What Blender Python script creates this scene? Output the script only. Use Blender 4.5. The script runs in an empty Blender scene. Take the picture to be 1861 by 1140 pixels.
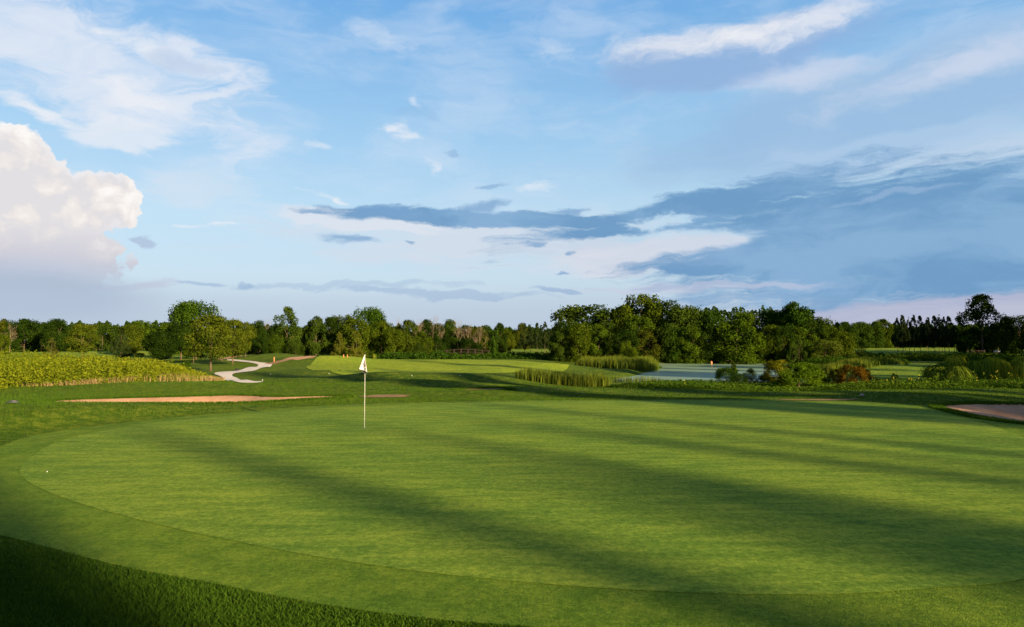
import bpy, math, random
import numpy as np
from mathutils import Vector
random.seed(7); RNG = np.random.default_rng(7)
S = bpy.context.scene
COL = S.collection
R = math.radians
# ------------------------------------------------------------------ camera
F = 1240.0; CX = 930.5; HY = 622.0; CAMZ = 2.46
cam_d = bpy.data.cameras.new('camera'); cam = bpy.data.objects.new('camera', cam_d); COL.objects.link(cam)
cam_d.sensor_width = 36; cam_d.lens = 36*F/1861.0
cam_d.clip_start = 0.1; cam_d.clip_end = 12000
cam.location = (0, 0, CAMZ)
cam.rotation_euler = (R(90) + math.atan((HY-570)/F), 0, 0)
S.camera = cam
# ------------------------------------------------------------------ light
SUN_AZ = 45.0      # degrees to the right of straight behind the camera
SUN_EL = 14.0
SKY_STRENGTH = 0.085
S.view_settings.view_transform = 'Standard'; S.view_settings.look = 'None'
S.view_settings.gamma = 1.0; S.view_settings.exposure = 1.5
sd = Vector((math.sin(R(SUN_AZ))*math.cos(R(SUN_EL)), -math.cos(R(SUN_AZ))*math.cos(R(SUN_EL)), math.sin(R(SUN_EL))))
sl = bpy.data.lights.new('sun', 'SUN'); sl.energy = 5.0; sl.angle = R(0.8); sl.color = (1.0, 0.76, 0.42)
so = bpy.data.objects.new('sun', sl); COL.objects.link(so)
so.rotation_euler = sd.to_track_quat('Z', 'Y').to_euler()
so.location = (0, 0, 50)
# ------------------------------------------------------------------ node helpers
class X:
    """a socket with arithmetic"""
    def __init__(s, nt, sock): s.nt = nt; s.s = sock
    def _m(s, op, *a, clamp=False):
        n = s.nt.nodes.new('ShaderNodeMath'); n.operation = op; n.use_clamp = clamp
        for i, v in enumerate((s,)+a):
            if isinstance(v, X): s.nt.links.new(v.s, n.inputs[i])
            else: n.inputs[i].default_value = v
        return X(s.nt, n.outputs[0])
    def __add__(s, o): return s._m('ADD', o)
    __radd__ = __add__
    def __sub__(s, o): return s._m('SUBTRACT', o)
    def __rsub__(s, o): return s._m('MULTIPLY', -1.0)._m('ADD', o)
    def __mul__(s, o): return s._m('MULTIPLY', o)
    __rmul__ = __mul__
    def __truediv__(s, o): return s._m('DIVIDE', o)
    def max(s, o): return s._m('MAXIMUM', o)
    def min(s, o): return s._m('MINIMUM', o)
    def sqrt(s): return s._m('SQRT')
    def pow(s, o): return s._m('POWER', o)
    def clamp(s): return s._m('ADD', 0.0, clamp=True)
    def smax(s, o, k): return s._m('SMOOTH_MAX', o, k)
    def step(s, a, b):
        n = s.nt.nodes.new('ShaderNodeMapRange'); n.interpolation_type = 'SMOOTHSTEP'
        s.nt.links.new(s.s, n.inputs[0]); n.inputs[1].default_value = a; n.inputs[2].default_value = b
        if a > b:
            n.inputs[1].default_value = b; n.inputs[2].default_value = a; n.inputs[3].default_value = 1; n.inputs[4].default_value = 0
        return X(s.nt, n.outputs[0])
def comb(nt, x, y, z=0.0):
    n = nt.nodes.new('ShaderNodeCombineXYZ')
    for i, v in enumerate((x, y, z)):
        if isinstance(v, X): nt.links.new(v.s, n.inputs[i])
        else: n.inputs[i].default_value = v
    return X(nt, n.outputs[0])
def noise(nt, vec, scale=1.0, detail=4, rough=0.55, dist=0.0, col=False, dim='3D'):
    n = nt.nodes.new('ShaderNodeTexNoise'); n.noise_dimensions = dim; n.inputs['Scale'].default_value = scale
    n.inputs['Detail'].default_value = detail; n.inputs['Roughness'].default_value = rough; n.inputs['Distortion'].default_value = dist
    if vec is not None: nt.links.new(vec.s, n.inputs['Vector'])
    return X(nt, n.outputs['Color' if col else 'Fac'])
def mixc(nt, f, a, b, mode='MIX'):
    n = nt.nodes.new('ShaderNodeMix'); n.data_type = 'RGBA'; n.blend_type = mode
    for s, v in ((n.inputs[0], f), (n.inputs[6], a), (n.inputs[7], b)):
        if isinstance(v, X): nt.links.new(v.s, s)
        elif isinstance(v, tuple): s.default_value = (v[0], v[1], v[2], 1)
        else: s.default_value = v
    return X(nt, n.outputs[2])
def lin(r, g, b):
    f = lambda c: (c/255/12.92) if c/255 <= .04045 else ((c/255+.055)/1.055)**2.4
    return (f(r), f(g), f(b))
# ------------------------------------------------------------------ sky
W = bpy.data.worlds.new('World'); S.world = W; W.use_nodes = True
nt = W.node_tree; nt.nodes.clear()
sky = nt.nodes.new('ShaderNodeTexSky'); sky.sky_type = 'NISHITA'; sky.sun_disc = False
sky.sun_elevation = R(SUN_EL); sky.sun_rotation = math.atan2(sd.x, sd.y)
sky.air_density = 1.0; sky.dust_density = 1.0; sky.ozone_density = 2.0
tc = nt.nodes.new('ShaderNodeTexCoord')
sp = nt.nodes.new('ShaderNodeSeparateXYZ'); nt.links.new(tc.outputs['Generated'], sp.inputs[0])
dx, dy, dz = (X(nt, sp.outputs[i]) for i in range(3))
az = dx._m('ARCTAN2', dy); el = dz._m('ARCSINE')
EXP = 2**S.view_settings.exposure
def SC(r, g, b):                       # the colour a cloud has in the sky, in units of the sky background
    return tuple(c/EXP/SKY_STRENGTH for c in lin(r, g, b))
def AE(px, py):
    a = math.atan((px-CX)/F); return a, math.atan((HY-py)/F*math.cos(a))
# warped coordinates so that every outline is ragged
pv = comb(nt, az*4.0, el*7.0, 0.0)
w1 = noise(nt, pv, 1.3, 3, .5, col=True, dim='2D')
sw = nt.nodes.new('ShaderNodeSeparateColor'); nt.links.new(w1.s, sw.inputs[0])
wx = X(nt, sw.outputs[0])-.5; wy = X(nt, sw.outputs[1])-.5
w2 = noise(nt, comb(nt, az*14.0, el*34.0, 3.0), 1.0, 6, .6, col=True, dim='2D')
sw2 = nt.nodes.new('ShaderNodeSeparateColor'); nt.links.new(w2.s, sw2.inputs[0])
vx = X(nt, sw2.outputs[0])-.5; vy = X(nt, sw2.outputs[1])-.5
A = az + wx*.10 + vx*.055; E = el + wy*.035 + vy*.020
streak = noise(nt, comb(nt, A*5.0, E*30.0, 1.0), 1.0, 7, .62, .4, dim='2D')         # long horizontal fibres
soft = noise(nt, comb(nt, A*6.0, E*13.0, 5.0), 1.0, 6, .55, .2, dim='2D')
fine = noise(nt, comb(nt, A*28.0, E*70.0, 9.0), 1.0, 5, .65, .3, dim='2D')
base = X(nt, sky.outputs[0])
# the photograph's sky: grade the Nishita colour towards the paler, bluer evening sky
g_top = SC(112, 174, 230); g_mid = SC(158, 202, 236); g_low = SC(192, 216, 232); g_hor = SC(180, 198, 220)
cr = nt.nodes.new('ShaderNodeValToRGB')
e = el._m('ADD', 0.0); e = (e/.62).clamp(); nt.links.new(e.s, cr.inputs[0])
el_ = cr.color_ramp.elements
def pos(py): return AE(930, py)[1]/.62
el_[0].position = 0; el_[0].color = (*g_hor, 1); el_[1].position = 1; el_[1].color = (*SC(34, 78, 140), 1)
for p, c in ((pos(520), SC(192, 211, 229)), (pos(410), SC(190, 218, 236)), (pos(250), g_mid), (pos(0), g_top)):
    n_ = el_.new(p); n_.color = (*c, 1)
scol = mixc(nt, 0.86, base, X(nt, cr.outputs[0]))
front = dy.step(-.25, .25)
scol = mixc(nt, front, mixc(nt, .85, base, SC(84, 116, 158)), scol)
_pairs = {}
def pair(a, b):
    if (id(a), id(b)) not in _pairs: _pairs[(id(a), id(b))] = (comb(nt, a, b), a, b)
    return _pairs[(id(a), id(b))][0]
def blob(cx, cy, rx, ry, rot=0, ax=A, ey=E):
    """signed value: 1 in the centre, 0 on the ellipse, below 0 outside; in photo pixels"""
    a0, e0 = AE(cx, cy); k = math.cos(a0)/F
    mp = nt.nodes.new('ShaderNodeMapping'); mp.vector_type = 'TEXTURE'
    ma = nt.nodes.new('ShaderNodeVectorMath'); ma.operation = 'MULTIPLY_ADD'   # keeps the shader's evaluation in sequence
    nt.links.new(scol.s, ma.inputs[0]); ma.inputs[1].default_value = (1e-9, 1e-9, 1e-9); nt.links.new(pair(ax, ey).s, ma.inputs[2])
    nt.links.new(ma.outputs[0], mp.inputs[0]); mp.inputs[1].default_value = (a0, e0, 0)
    mp.inputs[2].default_value = (0, 0, R(rot)); mp.inputs[3].default_value = (rx*k, ry*k, 1)
    ln = nt.nodes.new('ShaderNodeVectorMath'); ln.operation = 'LENGTH'; nt.links.new(mp.outputs[0], ln.inputs[0])
    return 1.0 - X(nt, ln.outputs['Value'])
def layer(col, m, c):
    return mixc(nt, m, col, c)
# veil of thin high cloud over everything
scol = layer(scol, (soft*.6+streak*.4).step(.40, .72)*.42*el.step(.0, .25), SC(214, 228, 245))
# pale bright streaks low in the middle
m = (blob(860, 440, 440, 52, 0)+ (streak-.5)*1.8).step(-.15, .75)
scol = layer(scol, m*.72, SC(214, 220, 232))
m = (blob(640, 400, 170, 26, -6)+ (streak-.5)*1.4).step(-.05, .4)
scol = layer(scol, m*.8, SC(222, 228, 238))
m = (blob(1170, 468, 240, 38, 2)+ (streak-.5)*1.0).step(-.1, .4)
scol = layer(scol, m*.85, SC(216, 220, 232))
m = (blob(350, 340, 130, 40, 3)+ (streak-.5)*1.5).step(0, .6)
scol = layer(scol, m*.5, SC(216, 228, 240))
# upper-left sheet of cirrus
cir = noise(nt, comb(nt, (A*9.0 + E*3.0), E*24.0 - A*5.0, 2.0), 1.0, 7, .6, .5, dim='2D')
m = blob(120, 95, 330, 95, -17).smax(blob(215, 150, 125, 62, -20), .2).smax(blob(300, 90, 150, 38, -14), .1)
m = (m + (cir-.5)*1.5+(fine-.5)*.3).step(-.28, .55)
scol = layer(scol, m*(cir.step(.25, .62)*.40+.50), SC(224, 232, 245))
m = (blob(270, 88, 130, 20, -13) + (cir-.5)*1.4+(fine-.5)*.5).step(-.05, .9); scol = layer(scol, m*.8, SC(240, 242, 247))
m = (blob(330, 108, 90, 22, -8) + (cir-.5)*.6).step(0, .6); scol = layer(scol, m*.5, SC(172, 196, 228))
m = (blob(255, 165, 85, 38, -25) + (cir-.5)*1.5+(fine-.5)*.4).step(-.05, .9); scol = layer(scol, m*.75, SC(238, 240, 246))
m = (blob(60, 196, 85, 17, -12) + (cir-.5)*1.6+(fine-.5)*.6).step(-.05, .8); scol = layer(scol, m*.85, SC(238, 240, 246))
m = (blob(225, 240, 95, 42, 0) + (streak-.5)*2.4).step(.05, .7); scol = layer(scol, m*.75, SC(232, 237, 245))
# small wisps in the middle
for (x, y, a, b, r, k) in ((712, 231, 30, 10, 0, .8), (735, 248, 30, 8, 5, .7), (762, 192, 14, 16, 40, .5), (556, 259, 30, 7, -5, .5), (775, 296, 12, 16, -50, .6),
                           (604, 352, 42, 6, -16, .85), (965, 340, 34, 6, 8, .6), (1000, 80, 60, 20, 0, .3), (700, 60, 90, 22, -25, .3), (345, 410, 40, 5, 0, .6), (425, 413, 45, 4, 0, .6)):
    m = (blob(x, y, a*1.15, b*1.25, r)+(fine-.5)*1.6).step(.0, 1.0); scol = layer(scol, m*k, SC(232, 238, 246))
for (x, y, a, b, r, k) in ((830, 270, 24, 7, 0, .35), (900, 333, 44, 7, 8, .5), (770, 210, 60, 12, 0, .12)):
    m = (blob(x, y, a, b, r)+(fine-.5)*1.2).step(.0, .6); scol = layer(scol, m*k, SC(120, 160, 205))
# soft grey lavender sheets, upper right
m = (blob(1560, 210, 520, 95, 6) + (soft-.5)*1.0).step(-.1, .55); scol = layer(scol, m*.75, SC(152, 187, 223))
m = (blob(1850, 250, 420, 40, 4) + (soft-.5)*.8).step(-.1, .6); scol = layer(scol, m*.45, SC(198, 210, 230))
m = (blob(1620, 262, 260, 34, 5) + (soft-.5)*1.2).step(0, .5); scol = layer(scol, m*.6, SC(178, 206, 234))
# the long cloud, upper right: white crest over a blue-grey belly
m = (blob(1330, 92, 310, 58, 5) + (soft-.5)*.9).step(-.05, .4); scol = layer(scol, m*.92, SC(146, 180, 222))
m = (blob(1330, 58, 270, 30, 2) + (soft-.5)*.8+(fine-.5)*.8).step(-.1, 1.0); scol = layer(scol, m*.95, SC(236, 238, 244))
m = (blob(1530, 22, 140, 34, 14) + (soft-.5)*1.3+(fine-.5)*1.0).step(-.1, 1.0); scol = layer(scol, m*.8, SC(224, 230, 242))
m = (blob(1490, 128, 170, 30, 2) + (soft-.5)*1.0+(fine-.5)*.6).step(-.1, 1.0); scol = layer(scol, m*.75, SC(206, 216, 236))
m = (blob(1790, 110, 320, 38, 9) + (soft-.5)*1.0+(fine-.5)*.6).step(-.1, 1.0); scol = layer(scol, m*.8, SC(208, 218, 237))
# lavender haze low down
m = el.step(AE(930, 500)[1], AE(930, 575)[1]); scol = layer(scol, m*.5, SC(180, 195, 219))
# dark blue bank, right
dk = SC(104, 151, 195)
m1 = blob(1700, 430, 640, 142, 1); m2 = blob(1250, 385, 360, 42, 11); m3 = blob(900, 398, 330, 17, -2)
m4 = blob(1330, 494, 190, 18, -3)
mm = m1.smax(m2, .15).smax(m3, .06).smax(m4, .05)
hole = (blob(1205, 403, 85, 17, 3)+(fine-.5)*1.3).step(-.1, .5)
gap = (blob(1130, 452, 250, 28, 2)+(streak-.5)*.8).step(-.1, .25)
feather = noise(nt, comb(nt, A*8.0, E*95.0, 0.0), 1.0, 6, .65, .2, dim='2D')
m = (mm + (streak-.5)*.6 + (fine-.5)*.3 + (feather-.5)*.8).step(-.12, .34)*(1.0-hole*.9)*(1.0-gap*.9)
dcol = mixc(nt, (soft*.7+streak*.3).step(.38, .62), dk, SC(134, 174, 212))
dcol = mixc(nt, el.step(.02, .20)*.0+.12, dcol, SC(118, 166, 205))
scol = layer(scol, m*.95, dcol)
m = (blob(1640, 352, 160, 8, 4)+(fine-.5)*1.0).step(0, .7); scol = layer(scol, m*.35, SC(175, 198, 228))
for (x, y, a, b, r) in ((640, 440, 46, 10, -3), (560, 382, 42, 7, 0), (945, 446, 20, 5, 0), (1013, 459, 16, 5, 0), (700, 380, 40, 12, 0), (880, 372, 40, 14, 20), (1005, 492, 24, 4, 0), (1005, 380, 36, 6, 0), (720, 444, 16, 3, 0)):
    m = (blob(x, y, a, b, r)+(fine-.5)*1.0+(streak-.5)*.6).step(-.1, .7); scol = layer(scol, m*.75, SC(122, 164, 206))
for (x, y, a, b, r, k) in ((800, 535, 240, 10, -1, .5), (1010, 527, 60, 9, -2, .7), (440, 515, 28, 6, 0, .6), (330, 515, 60, 4, 0, .5), (620, 520, 300, 7, 1, .35), (1280, 545, 180, 6, 1, .4)):
    m = (blob(x, y, a, b, r)+(fine-.5)*.9+(streak-.5)*.9).step(.0, .5); scol = layer(scol, m*k, SC(150, 178, 212))
# lavender haze over the horizon, pinker on the right
m = (blob(1700, 578, 520, 44, 2)+(streak-.5)*.3).step(0.0, .35); scol = layer(scol, m*.75, SC(188, 188, 210))
m = (blob(1240, 522, 330, 9, -1)+(streak-.5)*1.2).step(0.0, .5); scol = layer(scol, m*.55, SC(200, 204, 224))
# the big cumulus, left, with its shower below
CA = az + wx*.03; CE = el + wy*.03
vo = nt.nodes.new('ShaderNodeTexVoronoi'); vo.voronoi_dimensions = '2D'; vo.feature = 'SMOOTH_F1'; vo.inputs['Scale'].default_value = 1.0; vo.inputs['Detail'].default_value = 3.0
vo.inputs['Roughness'].default_value = .6; vo.inputs['Smoothness'].default_value = .35
cw = noise(nt, comb(nt, az*30, el*30, 4), 1, 5, .6, col=True, dim='2D')
csw = nt.nodes.new('ShaderNodeSeparateColor'); nt.links.new(cw.s, csw.inputs[0])
cax = az + (X(nt, csw.outputs[0])-.5)*.030; cay = el + (X(nt, csw.outputs[1])-.5)*.030
cv = comb(nt, cax*19, cay*22, 2); nt.links.new(cv.s, vo.inputs['Vector'])
bill = 1.0 - X(nt, vo.outputs['Distance'])
bl = lambda *a: blob(*a, ax=cax, ey=cay)
k = .08
cm = bl(-40, 390, 180, 190).smax(bl(70, 355, 110, 100), k).smax(bl(150, 372, 90, 82), k).smax(bl(205, 352, 46, 46), k).smax(bl(214, 384, 42, 34), k).smax(bl(150, 448, 82, 46), k).smax(bl(40, 480, 190, 75), k).smax(bl(30, 300, 80, 82), k)
edge = (cm + (bill-.55)*.32)
mask = (edge+(fine-.5)*.10).step(-.01, .10)
hz = el.step(AE(100, 560)[1], AE(100, 455)[1])
shade = noise(nt, comb(nt, cax*7, cay*9, 8), 1, 5, .55, dim='2D')
body = mixc(nt, el.step(AE(80, 500)[1], AE(80, 390)[1]), SC(192, 194, 210), SC(243, 236, 231))
body = mixc(nt, (bill*.55+shade*1.1).step(.66, 1.0)*el.step(AE(80, 490)[1], AE(80, 360)[1]), body, SC(255, 252, 248))
body = mixc(nt, ((1.0-shade)*.8+(1.0-bill)*.5).step(.68, .98)*.42, body, SC(203, 205, 220))
rim = edge.step(.30, .04)*el.step(AE(80, 440)[1], AE(80, 360)[1])
body = mixc(nt, rim*.5, body, SC(252, 250, 250))
scol = layer(scol, mask*(hz*.98), body)
m = (blob(250, 440, 26, 14, 0)+(fine-.5)*1.0).step(0, .5); scol = layer(scol, m*.7, SC(172, 188, 214))
m = (blob(240, 515, 70, 12, 6)+(fine-.5)*1.0).step(0, .7); scol = layer(scol, m*.5, SC(190, 192, 214))
m = (blob(60, 545, 260, 80, 0, az, el)+(soft-.5)*.5).step(.0, .7)*(el.step(0.0, AE(80, 500)[1])*.4+.5); scol = layer(scol, m*.9, SC(172, 186, 208))
# below the horizon: dim ground colour
scol = mixc(nt, el.step(-.01, -.06), scol, SC(60, 70, 60))
bg = nt.nodes.new('ShaderNodeBackground'); bg.inputs['Strength'].default_value = SKY_STRENGTH
nt.links.new(scol.s, bg.inputs['Color'])
wo = nt.nodes.new('ShaderNodeOutputWorld'); nt.links.new(bg.outputs[0], wo.inputs['Surface'])
W.cycles.sampling_method = 'NONE'          # a smooth sky needs no importance map
# ------------------------------------------------------------------ mesh helpers
def mesh_obj(name, V, Fc, mats=(), parent=None, smooth=False, attrs=None, mi=None, link=True):
    """V (n,3) array; Fc list of face arrays (each (m,k)) -> one mesh object"""
    me = bpy.data.meshes.new(name)
    V = np.asarray(V, dtype=np.float32)
    me.vertices.add(len(V)); me.vertices.foreach_set('co', V.ravel())
    Fc = [np.asarray(f, dtype=np.int32) for f in Fc if len(f)]
    nl = sum(f.size for f in Fc); nf = sum(len(f) for f in Fc)
    me.loops.add(nl); me.polygons.add(nf)
    me.loops.foreach_set('vertex_index', np.concatenate([f.ravel() for f in Fc]))
    tot = np.concatenate([np.full(len(f), f.shape[1], dtype=np.int32) for f in Fc])
    st = np.concatenate([[0], np.cumsum(tot)[:-1]]).astype(np.int32)
    me.polygons.foreach_set('loop_start', st)
    if smooth: me.polygons.foreach_set('use_smooth', np.ones(nf, dtype=bool))
    for m in mats: me.materials.append(m)
    if mi is not None: me.polygons.foreach_set('material_index', np.asarray(mi, dtype=np.int32))
    for k, v in (attrs or {}).items():
        a = me.attributes.new(k, 'FLOAT', 'POINT'); a.data.foreach_set('value', np.asarray(v, dtype=np.float32))
    me.update(calc_edges=True)
    o = bpy.data.objects.new(name, me)
    if link: COL.objects.link(o)
    if parent is not None: o.parent = parent
    return o
def tag(o, label=None, cat=None, group=None, kind=None):
    if label: o['label'] = label
    if cat: o['category'] = cat
    if group: o['group'] = group
    if kind: o['kind'] = kind
    return o
def empty(name, loc, rz=0.0, sc=(1, 1, 1)):
    o = bpy.data.objects.new(name, None); COL.objects.link(o); o.location = loc; o.rotation_euler = (0, 0, rz); o.scale = sc
    o.empty_display_size = .2
    return o
class MB:
    """collects small solids into one mesh"""
    def __init__(s): s.v = []; s.q = []; s.n = 0
    def tube(s, pts, rad, k=8, cap=True):
        pts = [np.array(p, float) for p in pts]; rings = []
        for i, p in enumerate(pts):
            d = pts[min(i+1, len(pts)-1)] - pts[max(i-1, 0)]; d /= (np.linalg.norm(d)+1e-9)
            a = np.cross(d, [0, 0, 1.]) if abs(d[2]) < .9 else np.cross(d, [1., 0, 0]); a /= np.linalg.norm(a); b = np.cross(d, a)
            r = rad[i] if hasattr(rad, '__len__') else rad
            rings.append([p + r*(math.cos(t)*a + math.sin(t)*b) for t in np.linspace(0, 2*math.pi, k, endpoint=False)])
        n0 = s.n
        for rg in rings: s.v += rg
        for i in range(len(rings)-1):
            for j in range(k):
                s.q.append((n0+i*k+j, n0+i*k+(j+1) % k, n0+(i+1)*k+(j+1) % k, n0+(i+1)*k+j))
        s.n += len(rings)*k
        if cap:
            for i, base in ((0, n0), (1, n0+(len(rings)-1)*k)):
                c = pts[0] if i == 0 else pts[-1]; s.v.append(c); ci = s.n; s.n += 1
                for j in range(0, k, 1):
                    t = (ci, base+j, base+(j+1) % k, ci) if i else (ci, base+(j+1) % k, base+j, ci)
                    s.q.append(t[:3])
    def box(s, lo, hi, mat=None):
        x0, y0, z0 = lo; x1, y1, z1 = hi
        vs = [(x0,y0,z0),(x1,y0,z0),(x1,y1,z0),(x0,y1,z0),(x0,y0,z1),(x1,y0,z1),(x1,y1,z1),(x0,y1,z1)]
        n = s.n; s.v += [np.array(p, float) for p in vs]
        for f in ((0,3,2,1),(4,5,6,7),(0,1,5,4),(1,2,6,5),(2,3,7,6),(3,0,4,7)): s.q.append(tuple(n+i for i in f))
        s.n += 8
    def build(s, name, m, parent=None, smooth=True):
        q4 = [f for f in s.q if len(f) == 4]; q3 = [f for f in s.q if len(f) == 3]
        return mesh_obj(name, np.array(s.v), [np.array(q4).reshape(-1, 4), np.array(q3).reshape(-1, 3)], [m], parent, smooth)
# ------------------------------------------------------------------ terrain
def ss(a, b, x):
    t = np.clip((x-a)/(b-a), 0, 1); return t*t*(3-2*t)
def sdf(P, poly):
    """signed distance to a closed polygon, negative inside; P (n,2)"""
    P = np.asarray(P, float); out = np.full(len(P), 1e18); ins = np.zeros(len(P), bool)
    n = len(poly)
    for i in range(n):
        a = poly[i]; b = poly[(i+1) % n]; e = b-a; w = P-a
        t = np.clip((w@e)/(e@e+1e-12), 0, 1); d = w - t[:, None]*e
        out = np.minimum(out, (d*d).sum(1))
        c = ((a[1] > P[:, 1]) != (b[1] > P[:, 1])) & (P[:, 0] < (b[0]-a[0])*(P[:, 1]-a[1])/(b[1]-a[1]+1e-18)+a[0])
        ins ^= c
    return np.where(ins, -1, 1)*np.sqrt(out)
def smooth_poly(pts, n=8, closed=True):
    pts = np.array(pts, float); m = len(pts); out = []
    for i in range(m if closed else m-1):
        g = (lambda j: pts[j % m]) if closed else (lambda j: pts[min(max(j, 0), m-1)])
        p0, p1, p2, p3 = g(i-1), g(i), g(i+1), g(i+2)
        for t in np.linspace(0, 1, n, endpoint=False):
            out.append(.5*((2*p1)+(-p0+p2)*t+(2*p0-5*p1+4*p2-p3)*t*t+(-p0+3*p1-3*p2+p3)*t**3))
    if not closed: out.append(pts[-1])
    return np.array(out)
def flat(px, py, z=0.0):
    Y = (CAMZ-z)*F/(py-HY); return ((px-CX)/F*Y, Y)
GREEN = smooth_poly([flat(*p) for p in ((46,862),(60,833),(120,800),(250,773),(400,757),(620,740),(850,732.5),(1050,729.5),(1230,729),(1420,729.5),(1540,733),(1660,745),(1770,766),(1861,797),
        (2000,850),(2090,910),(2060,975),(1861,1045),(1700,1063),(1500,1074),(1220,1070),(900,1048),(640,1017),(400,973),(200,926),(100,893))], 8)
FRINGE = smooth_poly([flat(*p) for p in ((-260,880),(-120,838),(0,812),(60,792),(150,778),(300,760),(450,747),(620,735.5),(850,729.5),(1050,727),(1230,726.5),(1430,726.5),(1560,729.5),(1680,738),(1790,754),(1900,780),
        (2060,830),(2200,905),(2300,1020),(2200,1150),(1861,1200),(1500,1230),(1200,1180),(1000,1136),(800,1118),(600,1092),(400,1055),(200,1016),(0,965),(-200,925))], 8)
BUNK_L = smooth_poly([(-19.2,28.0),(-17.5,26.9),(-14,26.6),(-11.5,26.8),(-9.6,28.0),(-8.2,29.6),(-7.6,31.2),(-8.6,31.6),(-10.5,31.0),(-12,31.8),(-13.8,32.0),(-15.6,31.2),(-17.6,30.6),(-19.2,29.4)], 8)
BUNK_R = smooth_poly([(16.5,26.2),(15.7,24.2),(15.3,22.2),(15.6,20.6),(17,19.5),(20,19),(23,20),(24.5,23),(22,25.4),(19,26.2)], 8)
BUNK_C = smooth_poly([(-2.9,36.1),(-1.6,35.7),(-.4,35.9),(-.3,36.5),(-1.4,36.9),(-2.6,36.7)], 6)
POND = smooth_poly([(8.3,61.5),(10.6,70),(14.0,77),(17,86),(20.5,95),(23.0,104),(24,112),(25,120),(34,121),(46,120.5),(47,108),(42,92),(36,80),(30,70),(26.5,63),(20,59.5),(13,58.8)], 6)
WATER_Z = -1.3
_g = np.random.default_rng(3)
_w = [(_g.uniform(0, 6.28), 2*math.pi/_g.uniform(7, 26), _g.uniform(0, 6.28)) for _ in range(18)]
def wav(x, y):
    z = 0
    for a, k, p in _w: z = z + np.sin((x*math.cos(a)+y*math.sin(a))*k + p)/k
    return z/len(_w)*.9
def gauss(x, y, cx, cy, rx, ry, rot=0):
    c, s = math.cos(rot), math.sin(rot); u = (x-cx)*c+(y-cy)*s; v = -(x-cx)*s+(y-cy)*c
    return np.exp(-(u/rx)**2-(v/ry)**2)
def pxx(px, Y): return (px-CX)/F*Y
MOUNDS = [ # px, Y, rx, ry, amp
 (440,38,5.0,1.9,.20),(230,40,6,2,.16),(560,41,4,1.8,.14),(300,24.3,6,1.6,.14),(80,22,5,2.5,.22),(-120,20,6,3,.3),
 (690,51,4.2,1.6,.42),(770,43,4.0,1.4,.30),(860,50,3.4,1.5,.36),(600,60,5,2,.25),(830,33.2,4.0,1.1,.20),(640,36,4,1.2,.16),(1010,38,5,1.3,.16),(560,47,3.5,1.4,.25),
 (640,78,9,3.5,.32),(800,92,10,5,.34),(760,70,8,3,.18),(930,63,5,2.2,.30),(1010,84,6,4,.62),(1000,66,4,2,.22),
 (505,101,7,6,1.15),(590,93,8,5,.75),(460,112,5,5,.8),(420,72,7,4,.12),
 (1250,37.5,6,2.2,.20),(1450,34.5,5,1.5,.14),(1620,29.5,5,1.7,.26),(1730,24.2,2.6,1.4,.16),(1800,33.5,7,3.2,.40),(1900,19.5,4,1.6,.20),
 (1640,84,13,8,.55),(1500,98,8,5,.2),(1800,100,14,8,.35),(120,165,30,16,.9),(300,170,18,10,.5),(560,150,30,10,.3)]
def terrain(x, y):
    x = np.asarray(x, float); y = np.asarray(y, float)
    r = np.hypot(x, y); Y = np.where(y > 0, np.hypot(x*.55, y), r)
    zl = np.interp(Y, [0,3,6,7.2,29,31,34,45,60,80,120,200,400,900], [.8,.38,.05,0,0,-.07,-.12,-.22,-.32,-.42,-.6,-1.15,-1.5,-1.5])
    zr = np.interp(Y, [0,3,6,7.2,29,36,45,52,62,120,250,500,900], [.8,.38,.05,0,0,-.3,-.68,-.88,-1.0,-1.1,-1.2,-1.5,-1.5])
    u = x/np.maximum(y, 1)
    w = ss(-.03, .12, np.where(y > 0, u, x/40)); z = zl*(1-w)+zr*w
    fade = ss(28.5, 40, Y)
    z = z + wav(x, y)*.13*fade*np.interp(r, [0, 60, 150, 400], [1, 1, 1.2, 3])
    z = z + .012*wav(x*2.2+3, y*2.2)*ss(8, 12, Y)*(1-fade)
    for (px, my, rx, ry, a) in MOUNDS:
        z = z + 1.2*a*gauss(x, y, pxx(px, my), my, rx, ry)
    P = np.stack([x.ravel(), y.ravel()], 1)
    def near(c, rad): return (np.hypot(P[:, 0]-c[0], P[:, 1]-c[1]) < rad)
    zz = z.ravel().copy()
    for poly, dep, wd, lip in ((BUNK_L, .46, 1.5, .05), (BUNK_R, .50, 1.6, .10), (BUNK_C, .26, .6, .05)):
        m = near(poly.mean(0), 16)
        if m.any():
            d = sdf(P[m], poly)
            zz[m] += -dep*ss(0, wd, -d) + lip*np.exp(-((d-.25)/.35)**2)
    m = near((28, 90), 60)
    if m.any():
        d = sdf(P[m], POND); lim = WATER_Z - .02 + .22*d
        zz[m] = np.where(d < 12, np.minimum(zz[m], np.maximum(lim, -2.4)), zz[m])
    m = near((0, 18), 34)                      # green stays smooth and level
    if m.any():
        d = sdf(P[m], FRINGE); k = ss(0.0, 2.2, d)
        zf = .012*wav(P[m][:, 0]*2.2+3, P[m][:, 1]*2.2)
        zz[m] = zz[m]*k + zf*(1-k)
    return zz.reshape(z.shape)
def gz(x, y): return float(terrain(np.array([x]), np.array([y]))[0])
def hit(px, py, Y0=5.0, Y1=600.0):
    """where the ray through a photo pixel meets the ground"""
    Y = np.exp(np.linspace(math.log(Y0), math.log(Y1), 2500)); x = (px-CX)/F*Y; z = CAMZ-(py-HY)/F*Y
    t = terrain(x, Y); i = np.argmax(t >= z)
    if not (t >= z).any(): i = len(Y)-1
    return float(x[i]), float(Y[i]), float(t[i])
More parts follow.
